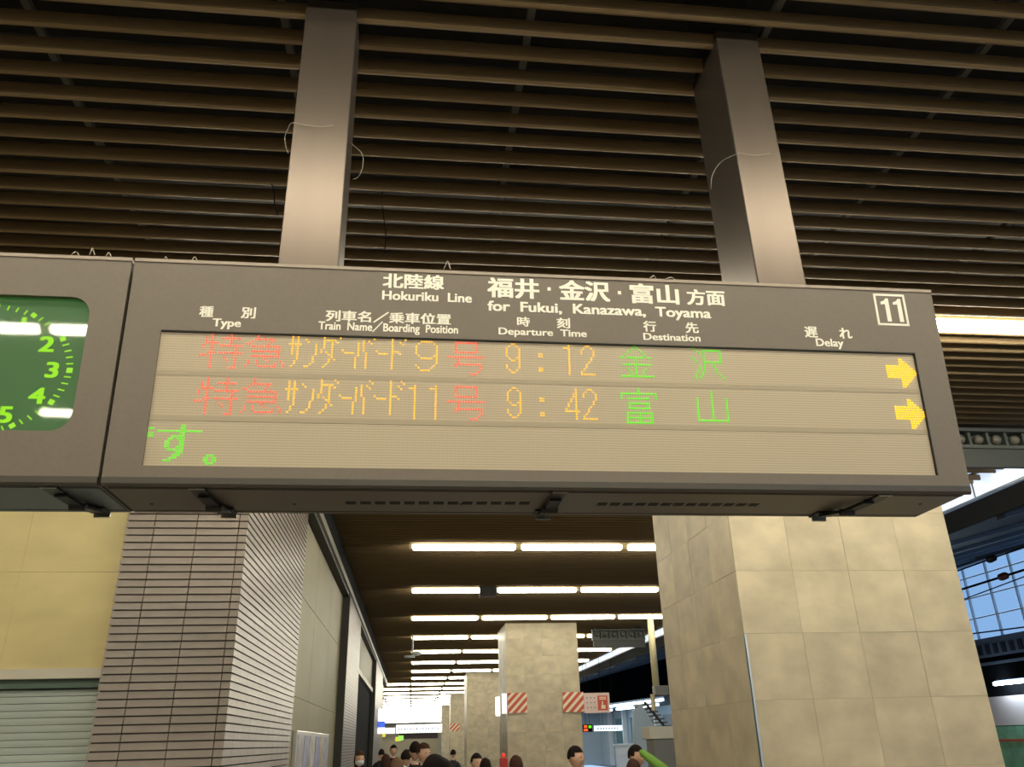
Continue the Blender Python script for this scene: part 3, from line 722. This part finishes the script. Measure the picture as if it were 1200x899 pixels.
THU = [cols(thunder,a,b) for a,b in ((0,4),(5,10),(11,19),(20,24),(25,32),(33,37),(38,45))]
su_, frag = cols(su,0,15), cols(su,-4,-2)
led_chars(rows[0], 237.3, 389.8, [toku, shift(kyu,16)], R_)
led_chars(rows[0], 340.6, 394.8, THU, O_)
led_text(rows[0], 488.2, 400.3, big9, O_)
led_text(rows[0], 525.2, 401.5, go, R_)
led_chars(rows[0], 593.8, 403.2, [t9,colon,t1,t2], O_)
led_text(rows[0], 723.6, 405.2, kin, G_, .0053)
led_text(rows[0], 809.5, 408.0, zawa, G_, .0053)
led_text(rows[0], 1037.5, 421.0, arrow, M['ledyellow'], .0054)
led_chars(rows[1], 231.5, 442.6, [toku, shift(kyu,16)], R_)
led_chars(rows[1], 336.2, 447.4, THU, O_)
led_chars(rows[1], 480.3, 452.5, [one, shift(one,8)], O_)
led_text(rows[1], 525.0, 453.2, go, R_)
led_chars(rows[1], 594.8, 454.8, [t9,colon,t4,t2], O_)
led_text(rows[1], 727.5, 455.6, tomi, G_, .0053)
led_text(rows[1], 816.2, 459.2, yama, G_, .0053)
led_text(rows[1], 1047.6, 468.8, arrow, M['ledyellow'], .0054)
led_chars(rows[2], 186.6, 498.8, [frag, su_, maru], G_, .005)

# printed lettering ------------------------------------------------
_tc = {}
def text_verts(s, bold=.0):
    """glyph outlines; bold = the same glyphs laid side by side a little apart"""
    if s not in _tc:
        cu = bpy.data.curves.new('t', 'FONT'); cu.body = s; cu.size = 1; cu.resolution_u = 4
        o = bpy.data.objects.new('t', cu); COL.objects.link(o)
        bpy.context.view_layer.update()
        dg = bpy.context.evaluated_depsgraph_get(); me = bpy.data.meshes.new_from_object(o.evaluated_get(dg))
        _tc[s] = ([v.co.copy() for v in me.vertices], [tuple(p.vertices) for p in me.polygons])
        bpy.data.objects.remove(o); bpy.data.curves.remove(cu); bpy.data.meshes.remove(me)
    vs0, fs0 = _tc[s]; vs, fs = [], []
    offs = [(0,0)] if bold <= 0 else [(bold,bold*.6),(-bold,bold*.6),(bold,-bold*.6),(-bold,-bold*.6),(0,0)]
    for n_o, (dx, dy) in enumerate(offs):
        k = len(vs); vs += [v+Vector((dx,dy,n_o*.00018)) for v in vs0]; fs += [tuple(i+k for i in f) for f in fs0]
    return vs, fs
_h = text_verts('H')[0]; CAP = max(v.y for v in _h)
def print_text(s, xl, yt, yb, xr, parent=None, latin=False, bold=.02, m=None, slope=.036, out=.0012, name='lettering', fo=0, th=.0010):
    vs, fs = text_verts(s, bold)
    if not vs: print('NO GLYPHS', s); return None
    x0, x1 = min(v.x for v in vs), max(v.x for v in vs)
    y0, y1 = (0, CAP) if latin else (min(v.y for v in vs), max(v.y for v in vs))
    ym = (yt+yb)/2
    ua, vt = face(xl+(ym-yt)*0, yt, fo); _, vb = face(xl, yb, fo); ua = face(xl, ym, fo)[0]; ub, vm2 = face(xr, ym+slope*(xr-xl), fo)
    mb = MB()
    def mp(v, o): return P3(ua+(v.x-x0)/(x1-x0)*(ub-ua), vb+(v.y-y0)/(y1-y0)*(vt-vb), fo+o+v.z)
    n = len(vs)
    # closed thin solid: front, back and rim
    from collections import Counter
    ed = Counter()
    for f in fs:
        for i in range(len(f)): ed[tuple(sorted((f[i], f[(i+1)%len(f)])))] += 1
    rim = [(a, b, b+n, a+n) for (a,b), c in ed.items() if c == 1]
    mb.add([mp(v, out) for v in vs]+[mp(v, out-th) for v in vs], list(fs)+rim)
    return obj(name, mb, m or M['print'], parent if parent is not None else board)
PT = print_text
PT('北陸線', 448.5, 320.0, 337.4, 520.5, bold=.034)
PT('Hokuriku  Line', 447.8, 340.8, 350.9, 553.0, latin=True, bold=.03)
PT('福井', 571.0, 325.0, 348.7, 632.0, bold=.036)
PT('■', 641.5, 336.8, 340.6, 645.3, bold=0)
PT('金沢', 655.0, 328.0, 352.0, 714.8, bold=.036)
PT('■', 724.0, 341.2, 345.0, 727.8, bold=0)
PT('富山', 738.0, 332.0, 355.3, 795.5, bold=.036)
PT('方面', 804.5, 338.8, 357.3, 849.5, bold=.036)
PT('for  Fukui,  Kanazawa,  Toyama', 571.3, 352.7, 363.8, 833.0, latin=True, bold=.03)
PT('種', 233.7, 358.5, 371.5, 250.3, bold=.03); PT('別', 282.7, 359.8, 373.0, 299.8, bold=.03)
PT('Type', 249.0, 373.4, 382.2, 282.6, latin=True, bold=.03)
PT('列車名／乗車位置', 381.7, 363.2, 376.4, 528.6, bold=.03)
PT('Train  Name／Boarding  Position', 373.3, 376.8, 385.9, 536.8, latin=True, bold=.026)
PT('時', 605.8, 371.2, 382.5, 621.0, bold=.028); PT('刻', 652.3, 372.3, 384.6, 668.0, bold=.028)
PT('Departure  Time', 584.2, 384.0, 391.8, 687.6, latin=True, bold=.026)
PT('行', 753.7, 376.0, 388.6, 769.0, bold=.028); PT('先', 803.0, 377.7, 390.3, 818.5, bold=.028)
PT('Destination', 753.8, 390.4, 398.2, 820.8, latin=True, bold=.026)
PT('遅', 942.6, 382.6, 395.4, 957.8, bold=.028); PT('れ', 983.3, 384.3, 396.8, 998.2, bold=.028)
PT('Delay', 956.0, 396.8, 405.4, 988.3, latin=True, bold=.026)
# platform number in a frame
c_ = [face(*p) for p in ((1022.3,344.2),(1058.7,345.5),(1066.2,382.4),(1029.5,381.0))]
u0 = (c_[0][0]+c_[3][0])/2; u1 = (c_[1][0]+c_[2][0])/2; v1 = (c_[0][1]+c_[1][1])/2; v0 = (c_[2][1]+c_[3][1])/2; bw = .011
fob('number_frame', [(u0,u1,v1-bw,v1,0,.0015),(u0,u1,v0,v0+bw,0,.0015),(u0,u0+bw,v0,v1,0,.0015),(u1-bw,u1,v0,v1,0,.0015)], M['print'], board)
def digit_one(px, py_top, py_bot):
    ua, va = face(px+3.2, py_top); ub, vb = face(px+8.6, py_bot); u = (ua+ub)/2; w = .0105; hgt = va-vb
    pts = [(u-w,0),(u+w,0),(u+w,hgt),(u-w*.3,hgt),(u-w*1.2,hgt*.9),(u-w*3.0,hgt*.84),(u-w*3.0,hgt*.73),(u-w,hgt*.75)]; n = len(pts)
    vs = [P3(x,vb+y,.0015) for x,y in pts]+[P3(x,vb+y,0) for x,y in pts]
    obj('digit', MB().add(vs, [tuple(range(n)), tuple(range(2*n-1,n-1,-1))]+[(i,(i+1)%n,(i+1)%n+n,i+n) for i in range(n)]), M['print'], board)
digit_one(1034.5, 349.8, 376.8); digit_one(1048.8, 350.4, 377.4)

# underside details: vents, seams, screws, latches
def under(px, py):   # point on the underside plane z = BO.z
    p = atz(px, py, BO.z-.001); return p.x, p.y-BO.y
ov = box('underside_panel', (U0+.01,.05,-.004),(U1-.01,BACK-.01,0), M['case_under'], board)
for (pa, pb) in (((405,588.5),(625,589)),((700,590),(892,591))):
    xa, ya = under(*pa); xb, yb = under(*pb)
    for k in range(13):
        x = xa+(xb-xa)*k/13; w = (xb-xa)/13*.72; y = ya+(yb-ya)*k/13
        box('vent_slot', (x,y-.022,-.0055),(x+w,y+.022,-.003), M['gap'], board)
for yy in (.055, .40): box('underside_seam', (U0+.01,yy,-.0052),(U1-.01,yy+.006,-.003), M['gap'], board)
for px in (178, 345, 540, 790, 1078):
    x, y = under(px, 590); obj('screw', MB().tube([(x,y,0),(x,y,-.007)], .008, 8), M['latch'], board)
def latch(parent, px, dx, label=None):
    x, _ = under(px, 576); g = MB().box((x-.032,.03,-.014),(x+.032,.16,-.004))
    o = obj('latch', g, M['latch'], parent, bevel=.003)
    s1 = MB().box((x-.032,.022,-.016),(x+.032,.032,-.006)); obj('latch_edge', s1, M['latch_metal'], o)
    p0 = Vector((x+dx*.03,.12,-.018)); p1 = Vector((x+dx*.13,.36,-.02)); m_ = (p0+p1)/2+Vector((0,0,-.012))
    st_ = MB()
    for a, b, w in ((p0, m_, .026), (m_, p1, .03)):
        st_.hexa([a+Vector((-w,0,-.007)),a+Vector((w,0,-.007)),b+Vector((w,0,-.007)),b+Vector((-w,0,-.007)),a+Vector((-w,0,.007)),a+Vector((w,0,.007)),b+Vector((w,0,.007)),b+Vector((-w,0,.007))])
    st_.tube([m_+Vector((-.034,0,-.004)), m_+Vector((.034,0,-.004))], .016, 8)
    obj('latch_strap', st_, M['latch'], o)
    obj('latch_plate', MB().box((x+dx*.13-.045,.34,-.012),(x+dx*.13+.04,.435,-.004)), M['latch'], o)
    obj('latch_hook', MB().box((x+dx*.13-.03,.425,-.03),(x+dx*.13+.04,.437,-.004)), M['latch_metal'], o)
    return o
latch(board, 236, .35); latch(board, 655, -.15); latch(board, 1040, -1.0)

# ------------------------------------------------------------------ station clock module
clock = empty('station_clock', BO, 'grey clock housing with a green lit dial, left of the departure board', 'clock')
CU0, CU1 = -2.43, -1.292
GU0, GU1, GV0, GV1, GR = -2.285, -1.432, .215, .822, .085
obj('casing', MB().prism_x(casing_profile(.03), CU0, CU1), M['case_under'], clock)
# front plate with a rounded opening
def rrect(u0,u1,v0,v1,r,n=6):
    pts = []
    for cx,cy,a0 in ((u1-r,v1-r,0),(u0+r,v1-r,90),(u0+r,v0+r,180),(u1-r,v0+r,270)):
        for k in range(n+1): a = math.radians(a0+90*k/n); pts.append((cx+r*math.cos(a), cy+r*math.sin(a)))
    return pts
inner = rrect(GU0,GU1,GV0,GV1,GR); cu, cv = (GU0+GU1)/2, (GV0+GV1)/2
outer = []
for (u,v) in inner:   # project outward to the plate rectangle
    du, dv = u-cu, v-cv; s = min((CU1-cu)/abs(du) if abs(du)>1e-6 else 9, ((TOPV-cv)/dv if dv > 0 else (0-cv)/dv) if abs(dv)>1e-6 else 9); outer.append((cu+du*s, cv+dv*s))
corners = [(CU1,TOPV),(CU0,TOPV),(CU0,0),(CU1,0)]
n_ = len(inner); mb = MB()
vs = [P3(u,v,0) for u,v in inner]+[P3(u,v,0) for u,v in outer]+[P3(u,v,-.03) for u,v in inner]+[P3(u,v,-.03) for u,v in outer]+[P3(u,v,0) for u,v in corners]
fs = []
for i in range(n_):
    j = (i+1)%n_
    fs.append((i,j,n_+j,n_+i)); fs.append((i,j,2*n_+j,2*n_+i)); fs.append((n_+i,n_+j,3*n_+j,3*n_+i))
    (ua,va),(ub,vb) = outer[i], outer[j]
    for q, (cu_,cv_) in enumerate(corners):
        on_v = abs(ua-cu_) < 1e-6 and abs(vb-cv_) < 1e-6; on_h = abs(va-cv_) < 1e-6 and abs(ub-cu_) < 1e-6
        if (on_v or on_h) and not (abs(ua-ub)<1e-6 or abs(va-vb)<1e-6): fs.append((n_+i,n_+j,4*n_+q))
mb.add(vs, fs); obj('front_frame', mb, M['case'], clock)
obj('bottom_lip', MB().prism_x([(P3(0,0,.004).y,0),(P3(0,.028,.004).y,.028),(.012,.028),(.012,-.012),(.004,-.012)], CU0, CU1), bpy.data.materials['lip_dark'], clock, bevel=.003)
obj('top_lip', MB().prism_x([(P3(0,TOPV,.004).y,P3(0,TOPV,0).z-.012),(P3(0,TOPV,.004).y,P3(0,TOPV,0).z+.004),(BACK,P3(0,TOPV,0).z+.004),(BACK,P3(0,TOPV,0).z-.012)], CU0, CU1), M['lip'], clock)
fob('dial', [(GU0-.01,GU1+.01,GV0-.01,GV1+.01,-.03,-.028)], M['dial'], clock)
pane = rrect(GU0+.001,GU1-.001,GV0+.001,GV1-.001,GR); n_ = len(pane)
obj('dial_glass', MB().add([P3(u,v,.001) for u,v in pane]+[P3(u,v,-.004) for u,v in pane], [tuple(range(n_)),tuple(range(2*n_-1,n_-1,-1))]+[(i,(i+1)%n_,(i+1)%n_+n_,i+n_) for i in range(n_)]), M['glass'], clock)
CC = (-1.856, .491); RX, RY = .372, .288
def cp(hr, f=1.0): a = hr/12*2*PI; return CC[0]+RX*f*math.sin(a), CC[1]+RY*f*math.cos(a)
DO = -.026
def quad_mark(mb, hr, f0, f1, hw):
    a = hr/12*2*PI; p0, p1 = Vector(cp(hr,f0)), Vector(cp(hr,f1)); t = (p1-p0).normalized(); s = Vector((-t.y,t.x))*hw
    c = [p0-s,p0+s,p1+s,p1-s]; mb.add([P3(q.x,q.y,DO) for q in c]+[P3(q.x,q.y,DO-.002) for q in c], [(0,1,2,3),(7,6,5,4),(0,4,5,1),(1,5,6,2),(2,6,7,3),(3,7,4,0)])
for hr in range(12):
    mb = MB(); quad_mark(mb, hr, .965, 1.03, .0115); obj('hour_mark', mb, M['numeral'], clock)
mb = MB()
for k in range(60):
    if k % 5: quad_mark(mb, k/5, .955, 1.03, .0028)
o = obj('minute_marks', mb, M['numeral'], clock); o['kind'] = 'stuff'
def numeral(s, hr, f=.80, hh=.072):
    vs, fs = text_verts(s, .035); x0, x1 = min(v.x for v in vs), max(v.x for v in vs); y0, y1 = min(v.y for v in vs), max(v.y for v in vs)
    u, v = cp(hr, f); k = hh/(y1-y0)*1.12
    vv = [P3(u+(p.x-(x0+x1)/2)*k*1.15, v+(p.y-(y0+y1)/2)*k/1.12, DO) for p in vs]
    obj('numeral', MB().add(vv, fs), M['numeral'], clock)
for hr in range(1, 13): numeral(str(hr), hr, .81)
for nm, hr, ln, hw in (('hour_hand', 8.85, .5, .013), ('minute_hand', 10.1, .85, .009)):
    a = hr/12*2*PI; tip = Vector(cp(hr, ln)); c = Vector(CC); t = (tip-c).normalized(); s = Vector((-t.y,t.x))*hw
    q = [c-t*.05-s, c-t*.05+s, tip+s*.6, tip-s*.6]
    obj(nm, MB().add([P3(p.x,p.y,-.014) for p in q]+[P3(p.x,p.y,-.018) for p in q], [(0,1,2,3),(7,6,5,4),(0,4,5,1),(1,5,6,2),(2,6,7,3),(3,7,4,0)]), M['latch'], clock)
obj('hub', MB().tube([P3(CC[0],CC[1],-.025),P3(CC[0],CC[1],-.01)], .026, 14), M['latch'], clock)
box('underside_panel', (CU0+.01,.05,-.004),(CU1-.01,BACK-.01,0), mat('clock_under',(104,112,114),.4), clock)
for yy in (.055, .40): box('underside_seam', (CU0+.01,yy,-.0052),(CU1-.01,yy+.006,-.003), M['gap'], clock)
latch(clock, 68, .55)
box('module_joint', (CU1,.02,.0),(U0,BACK-.02,.99), M['gap'], clock)

# ------------------------------------------------------------------ posts carrying the board
def post(x0, x1, y0, y1, label, wire_side):
    e = empty('hanging_post', ((x0+x1)/2, (y0+y1)/2, BO.z+1.0), label, 'post'); o_ = ((x0+x1)/2,(y0+y1)/2,BO.z+1.0)
    zb = BO.z+P3(0,TOPV,0).z+.012
    box('post_shaft', (x0,y0,zb),(x1,y1,5.46), M['steel'], e, bevel=.003, off=o_)
    box('post_head', (x0+.02,y0+.02,5.4),(x1-.02,y1-.02,6.1), M['void'], e, off=o_)
    box('seam_strip', (x1-.004 if wire_side < 0 else x0-.002, y0+.006, zb),(x1+.002 if wire_side < 0 else x0+.004, y0+.012, 5.4), M['dark_trim'], e, off=o_)
    box('base_collar', (x0-.012,y0-.012,zb-.004),(x1+.012,y1+.012,zb+.012), M['steel'], e, off=o_)
    return e
pL = post(-.687, -.408, 3.385, 3.64, 'left stainless hanging post above the departure board', -1)
pR = post(1.703, 1.958, 3.385, 3.64+.18, 'right stainless hanging post above the departure board', 1)
def wire_on(name, px_pts, Y, label, r=.0018, m=None, group=None, z_loop=None):
    pts = [aty(px, py, Y+dy) for px, py, dy in px_pts]; o0 = pts[0]
    # smooth with Catmull-Rom
    q = []
    P_ = [pts[0]]+pts+[pts[-1]]
    for i in range(1, len(P_)-2):
        for t in range(6):
            t /= 6; a, b, c, d = P_[i-1], P_[i], P_[i+1], P_[i+2]
            q.append(.5*((2*b)+(c-a)*t+(2*a-5*b+4*c-d)*t*t+(3*b-a-3*c+d)*t**3))
    q.append(pts[-1])
    o = obj(name, MB().tube([p-o0 for p in q], r, 5), m or M['wire'], None, True, loc=o0); tag(o, label, 'wire', group); return o
wire_on('tie_wire', [(391,147,0),(375,148.5,0),(355,146,0),(342,144,0),(338,150,.02),(334,160,.05),(335,172,.06),(338,180,.06)], 3.37, 'thin wire tied round the left post with a loose end')
wire_on('tie_wire', [(411,168,0),(424,180,0),(425,195,0),(420,207,0),(414,210,0)], 3.5, 'thin loose wire loop on the right side of the left post')
wire_on('tie_wire', [(902,180,-.0),(885,182,0),(868,180,0),(862,181,0),(845,190,.06),(835,205,.1),(833,222,.12)], 3.372, 'thin wire curved round the right post')
wire_on('tie_wire', [(448,225,0),(449,250,0),(452,275,0),(450,300,0)], 5.2, 'dark thin wire hanging from the ceiling between the posts', .004, M['black'])
wire_on('tie_wire', [(318,215,0),(321,225,0),(322,240,0),(325,252,0)], 5.0, 'short dark wire end hanging left of the left post', .005, M['black'])
tw = [(88,298,5,3),(108,297,3,6),(127,299,3,3),(194,303,2,2),(228,304,3,3),(524,314,4,8),(765,327,5,4),(785,328,8,3)]
names = ['pale wire scrap on the clock housing top, leftmost','upright pale wire tuft on the clock housing top','small pale scrap just left of the module joint','tiny pale scrap on the board top, left end','pale wire scrap on the board top left of the left post','curled wire end on the board top above the line name','pale frayed scrap on the board top left of the right post','flat pale scrap on the board top beside the right post']
for (px,py,w,h), nm in zip(tw, names):
    o = wire_on('wire_scrap', [(px-w,py+1.5,0),(px-w*.4,py-h*.5,-.01),(px+w*.2,py-h,.0),(px+w*.7,py-h*.2,.01),(px+w,py+1.5,0)], 3.24, nm, .0022, M['tuft'])

# ------------------------------------------------------------------ people
def skin_mesh(nodes, edges, root, sub=2):
    me = bpy.data.meshes.new('s'); me.from_pydata([n[0] for n in nodes], edges, [])
    o = bpy.data.objects.new('s', me); COL.objects.link(o)
    sk = o.modifiers.new('skin','SKIN'); sk.use_smooth_shade = True
    for i, n in enumerate(nodes):
        d = me.skin_vertices[0].data[i]; r = n[1]; d.radius = (r, r) if not isinstance(r, tuple) else r; d.use_root = (i == root)
    if sub:
        ss = o.modifiers.new('sub','SUBSURF'); ss.levels = sub; ss.render_levels = sub
    bpy.context.view_layer.update()
    dg = bpy.context.evaluated_depsgraph_get(); r = bpy.data.meshes.new_from_object(o.evaluated_get(dg))
    bpy.data.objects.remove(o); bpy.data.meshes.remove(me)
    r.polygons.foreach_set('use_smooth', [True]*len(r.polygons))
    return r
def head_data():
    """head 0.23 tall centred at 0, looking to -Y, as vertices and faces"""
    mb = MB(); mb.ball((0,0,0),(.075,.095,.115), 24, 20); vs = []
    for x,y,z in mb.v:
        v = Vector((x,y,z)); fr_ = max(0,-y/.095)
        if z < -.02: v.x *= 1-.30*min(1,(-z-.02)/.09); v.y = v.y*(1-.12*min(1,(-z-.02)/.09))
        if y > 0: v.y *= 1.06
        nose = math.exp(-((x/.012)**2)-(((z+.022)/.022)**2))*fr_; v.y -= .026*nose
        brow = math.exp(-(((z-.022)/.012)**2))*fr_; v.y -= .005*brow
        for sx in (-1,1):
            v.y += .010*math.exp(-(((x-sx*.03)/.016)**2)-(((z-.002)/.011)**2))*fr_
            v.x += sx*.016*math.exp(-(((y-.005)/.014)**2)-(((z+.008)/.024)**2))*(1 if x*sx > .05 else 0)
        lips = math.exp(-((x/.024)**2)-(((z+.062)/.009)**2))*fr_; v.y -= .006*lips
        chin = math.exp(-((x/.025)**2)-(((z+.1)/.015)**2))*fr_; v.y -= .008*chin
        vs.append(v)
    return vs, mb.f
HV, HF = head_data()
def body_mesh(skin_m, inflate=0.0, part='body'):
    s = 1
    def N(x,y,z,r): return (Vector((x,y,z)), r)
    nodes = [N(0,0,.93,.125), N(0,0,1.1,.115), N(0,-.01,1.28,.13), N(0,0,1.39,.085), N(0,-.005,1.46,.052), N(0,-.01,1.53,.05)]
    edges = [(0,1),(1,2),(2,3),(3,4),(4,5)]
    for sx in (-1,1):
        k = len(nodes)
        nodes += [N(sx*.16,0,1.37,.06),N(sx*.22,.02,1.12,.045),N(sx*.235,-.05,.90,.034),N(sx*.235,-.07,.845,.026)]
        edges += [(3,k),(k,k+1),(k+1,k+2),(k+2,k+3)]
        # fingers and thumb
        for fi,(dx,dy,ln) in enumerate(((-.0,-.03,.075),(0,-.01,.085),(0,.01,.08),(0,.028,.062))):
            q = len(nodes); nodes += [N(sx*.238,-.075+dy,.80,.011),N(sx*.236,-.08+dy,.80-ln*.55,.009),N(sx*.228,-.085+dy,.80-ln,.0075)]
            edges += [(k+3,q),(q,q+1),(q+1,q+2)]
        q = len(nodes); nodes += [N(sx*.225,-.105,.82,.011),N(sx*.218,-.118,.785,.009)]; edges += [(k+3,q),(q,q+1)]
        k = len(nodes); step = .12*sx
        nodes += [N(sx*.095,0,.86,.095),N(sx*.1,-.02+step*.5,.48,.06),N(sx*.1,.02+step,.1,.038),N(sx*.1,-.02+step,.045,.04),N(sx*.105,-.14+step,.03,.032)]
        edges += [(0,k),(k,k+1),(k+1,k+2),(k+2,k+3),(k+3,k+4)]
    me = skin_mesh(nodes, edges, 0, 1)
    vs = [v.co.copy() for v in me.vertices]; fs = [tuple(p.vertices) for p in me.polygons]
    mb = MB().add(vs, fs).add([v+Vector((0,-.015,1.645)) for v in HV], HF)
    bpy.data.meshes.remove(me)
    return mb
BODY = body_mesh(None)
def clothing(zlo, zhi, grow, cond=lambda v: True):
    """shell following the body between two heights, hem included"""
    me = bpy.data.meshes.new('b'); me.from_pydata(BODY.v, [], BODY.f); bm = bmesh.new(); bm.from_mesh(me); bm.normal_update()
    kill = [f for f in bm.faces if not (zlo < f.calc_center_median().z < zhi and cond(f.calc_center_median()))]
    for v in bm.verts: v.co += v.normal*grow
    bmesh.ops.delete(bm, geom=kill, context='FACES')
    vs = [v.co.copy() for v in bm.verts]; idx = {v: i for i, v in enumerate(bm.verts)}; fs = [tuple(idx[v] for v in f.verts) for f in bm.faces]
    bm.free(); bpy.data.meshes.remove(me); mb = MB(); mb.add(vs, fs); return mb
JACKET = clothing(.80, 1.475, .022, lambda v: v.z > .88 or abs(v.x) < .19)
TROUSERS = clothing(.09, .93, .013, lambda v: abs(v.x) < .2)
SHOES = clothing(-.1, .1, .012)
def hair_mb(kind):
    mb = MB(); mb.ball((0,0,0),(.085,.108,.125), 20, 16); vs = []
    lo = {'short':-.03,'long':-.17,'big':-.15}[kind]; f2 = []
    for x,y,z in mb.v:
        v = Vector((x,y,z))
        if kind == 'long' and z < 0: v.z *= 1.5; v.x *= 1.02; v.y = max(v.y*.9, -.03)+.02 if y > -.02 else v.y
        if kind == 'big': v = Vector((x*1.22, y*1.12+.01, z*1.08+.005 + .006*math.sin(40*x)*math.cos(33*y)))
        v += Vector((math.sin(90*x+40*z), math.cos(80*y), math.sin(70*x+50*y)))*.0022
        vs.append(v)
    for f in mb.f:
        c = sum((Vector(mb.v[i]) for i in f), Vector())/len(f)
        face_open = c.y < -.035 and c.z < .055
        side_low = c.z < lo or (kind == 'short' and c.z < .0 and c.y < .03)
        if not face_open and not side_low: f2.append(f)
    r = MB(); r.add(vs, f2)
    return r
HAIR = {k: hair_mb(k) for k in ('short','long','big')}
skinm = mat('skin', (224,178,150), .5); dark_hair = mat('hair_black',(34,26,24),.85,spec=.15); brown_hair = mat('hair_brown',(70,46,36),.85,spec=.15); light_hair = mat('hair_light_brown',(116,88,68),.85,spec=.15)
shoe_m = mat('shoe_dark',(34,30,30),.5); trouser_m = mat('trouser_dark',(40,42,52),.8)
body_me = BODY.mesh('body', skinm, True); tro_me = TROUSERS.mesh('trousers', trouser_m, True); shoe_me = SHOES.mesh('shoes', shoe_m, True)
jk = {}; hr_ = {}
def person(px, py, Y, hair='short', hm=dark_hair, jacket=(34,34,42), rz=0, mask=False, label='', eyes=True):
    c = aty(px, py, Y); s = (c.z)/1.645
    e = empty('person', (c.x, Y, 0), label, 'person', rz=math.radians(rz)); e.scale = (s,s,s)
    obj('body', body_me, None, e)
    if jacket not in jk: jk[jacket] = JACKET.mesh('jacket', mat('jacket_%d_%d_%d' % jacket, jacket, .8), True)
    obj('jacket', jk[jacket], None, e); obj('trousers', tro_me, None, e); obj('shoes', shoe_me, None, e)
    if (hair,hm.name) not in hr_: hr_[(hair,hm.name)] = HAIR[hair].mesh('hair', hm, True)
    obj('hair', hr_[(hair,hm.name)], None, e, loc=(0,-.006,1.655))
    if eyes:
        for sx in (-1,1): obj('eye', eye_me, None, e, loc=(sx*.03,-.1,1.647))
        obj('mouth', mouth_me, None, e, loc=(0,-.108,1.582))
    if mask: obj('face_mask', mask_me, None, e, loc=(0,-.015,1.6))
    return e
eye_me = MB().ball((0,0,0),(.012,.006,.005),8,6).mesh('eye', M['black'], True)
mouth_me = MB().ball((0,0,0),(.022,.006,.004),8,6).mesh('mouth', mat('lips',(170,90,84),.5), True)
mk = MB(); mk.ball((0,0,0),(.074,.118,.062),16,12)
mk.f = [f for f in mk.f if sum(mk.v[i][1] for i in f)/len(f) < -.02]; mask_me = mk.mesh('face_mask', M['white'], True)
person(421,890,13,'long',brown_hair,(60,52,56),20,True,'person with long brown hair and white face mask by the left wall')
person(447,884,21,'short',dark_hair,(36,34,40),170,False,'distant dark-haired person, leftmost of the crowd near the left wall')
person(461,880,19,'short',dark_hair,(30,32,44),10,False,'dark-haired person facing the camera in the far crowd, left part')
person(452,893,13.5,'long',brown_hair,(70,56,52),175,False,'person with brown hair seen from behind at the left of the crowd')
person(465,901,9.5,'short',light_hair,(130,110,96),180,False,'person with light brown hair seen from behind, frontmost on the left')
person(476,889,12.5,'short',dark_hair,(28,32,46),150,False,'person in a dark navy jacket left of the pair of heads')
person(487,881,11.4,'short',dark_hair,(26,28,38),200,False,'person with a dark head turned away, left of the uncovered face')
person(496,883,10.8,'short',brown_hair,(40,36,40),35,False,'tall short-haired person whose pink face looks left in the crowd')
person(512,919,4.3,'big',dark_hair,(24,24,30),180,False,'nearest person, large dark hair filling the bottom edge')
person(531,884,22,'short',dark_hair,(50,46,48),160,False,'small distant dark-haired person right of the large dark head')
person(558,894,11,'short',dark_hair,(40,40,46),25,False,'short black-haired person low in front of the third pillar')
person(569,900,10.4,'short',dark_hair,(34,34,40),180,False,'dark head just at the frame bottom beside the black-haired person')
person(605,899,9,'short',brown_hair,(50,44,44),180,False,'dark brown-haired person from behind in front of the mid pillar')
person(674,888,9.2,'short',dark_hair,(28,28,32),50,False,'black-haired man in a dark coat looking down, right part of the mid pillar')
person(745,887,9,'short',dark_hair,(34,36,52),40,False,'dark-haired person with a light green tapering shape at the shoulder')
g0, g1 = aty(750,880,8.8), aty(782,905,8.6)
o = obj('green_shape', MB().tube([Vector((0,0,0)),(g1-g0)*.08,(g1-g0)*.5,g1-g0], [.015,.035,.045,.05], 10), mat('light_green_cloth',(120,165,66),.8), None, True, loc=g0)  # tapering green tube for an unidentified shape at the shoulder
tag(o, 'light green tapering shape slanting down from the shoulder of the right-hand person', 'shape')
person(743,904,8.2,'short',brown_hair,(60,50,46),180,False,'brown-haired person whose head top shows under the light green shape')
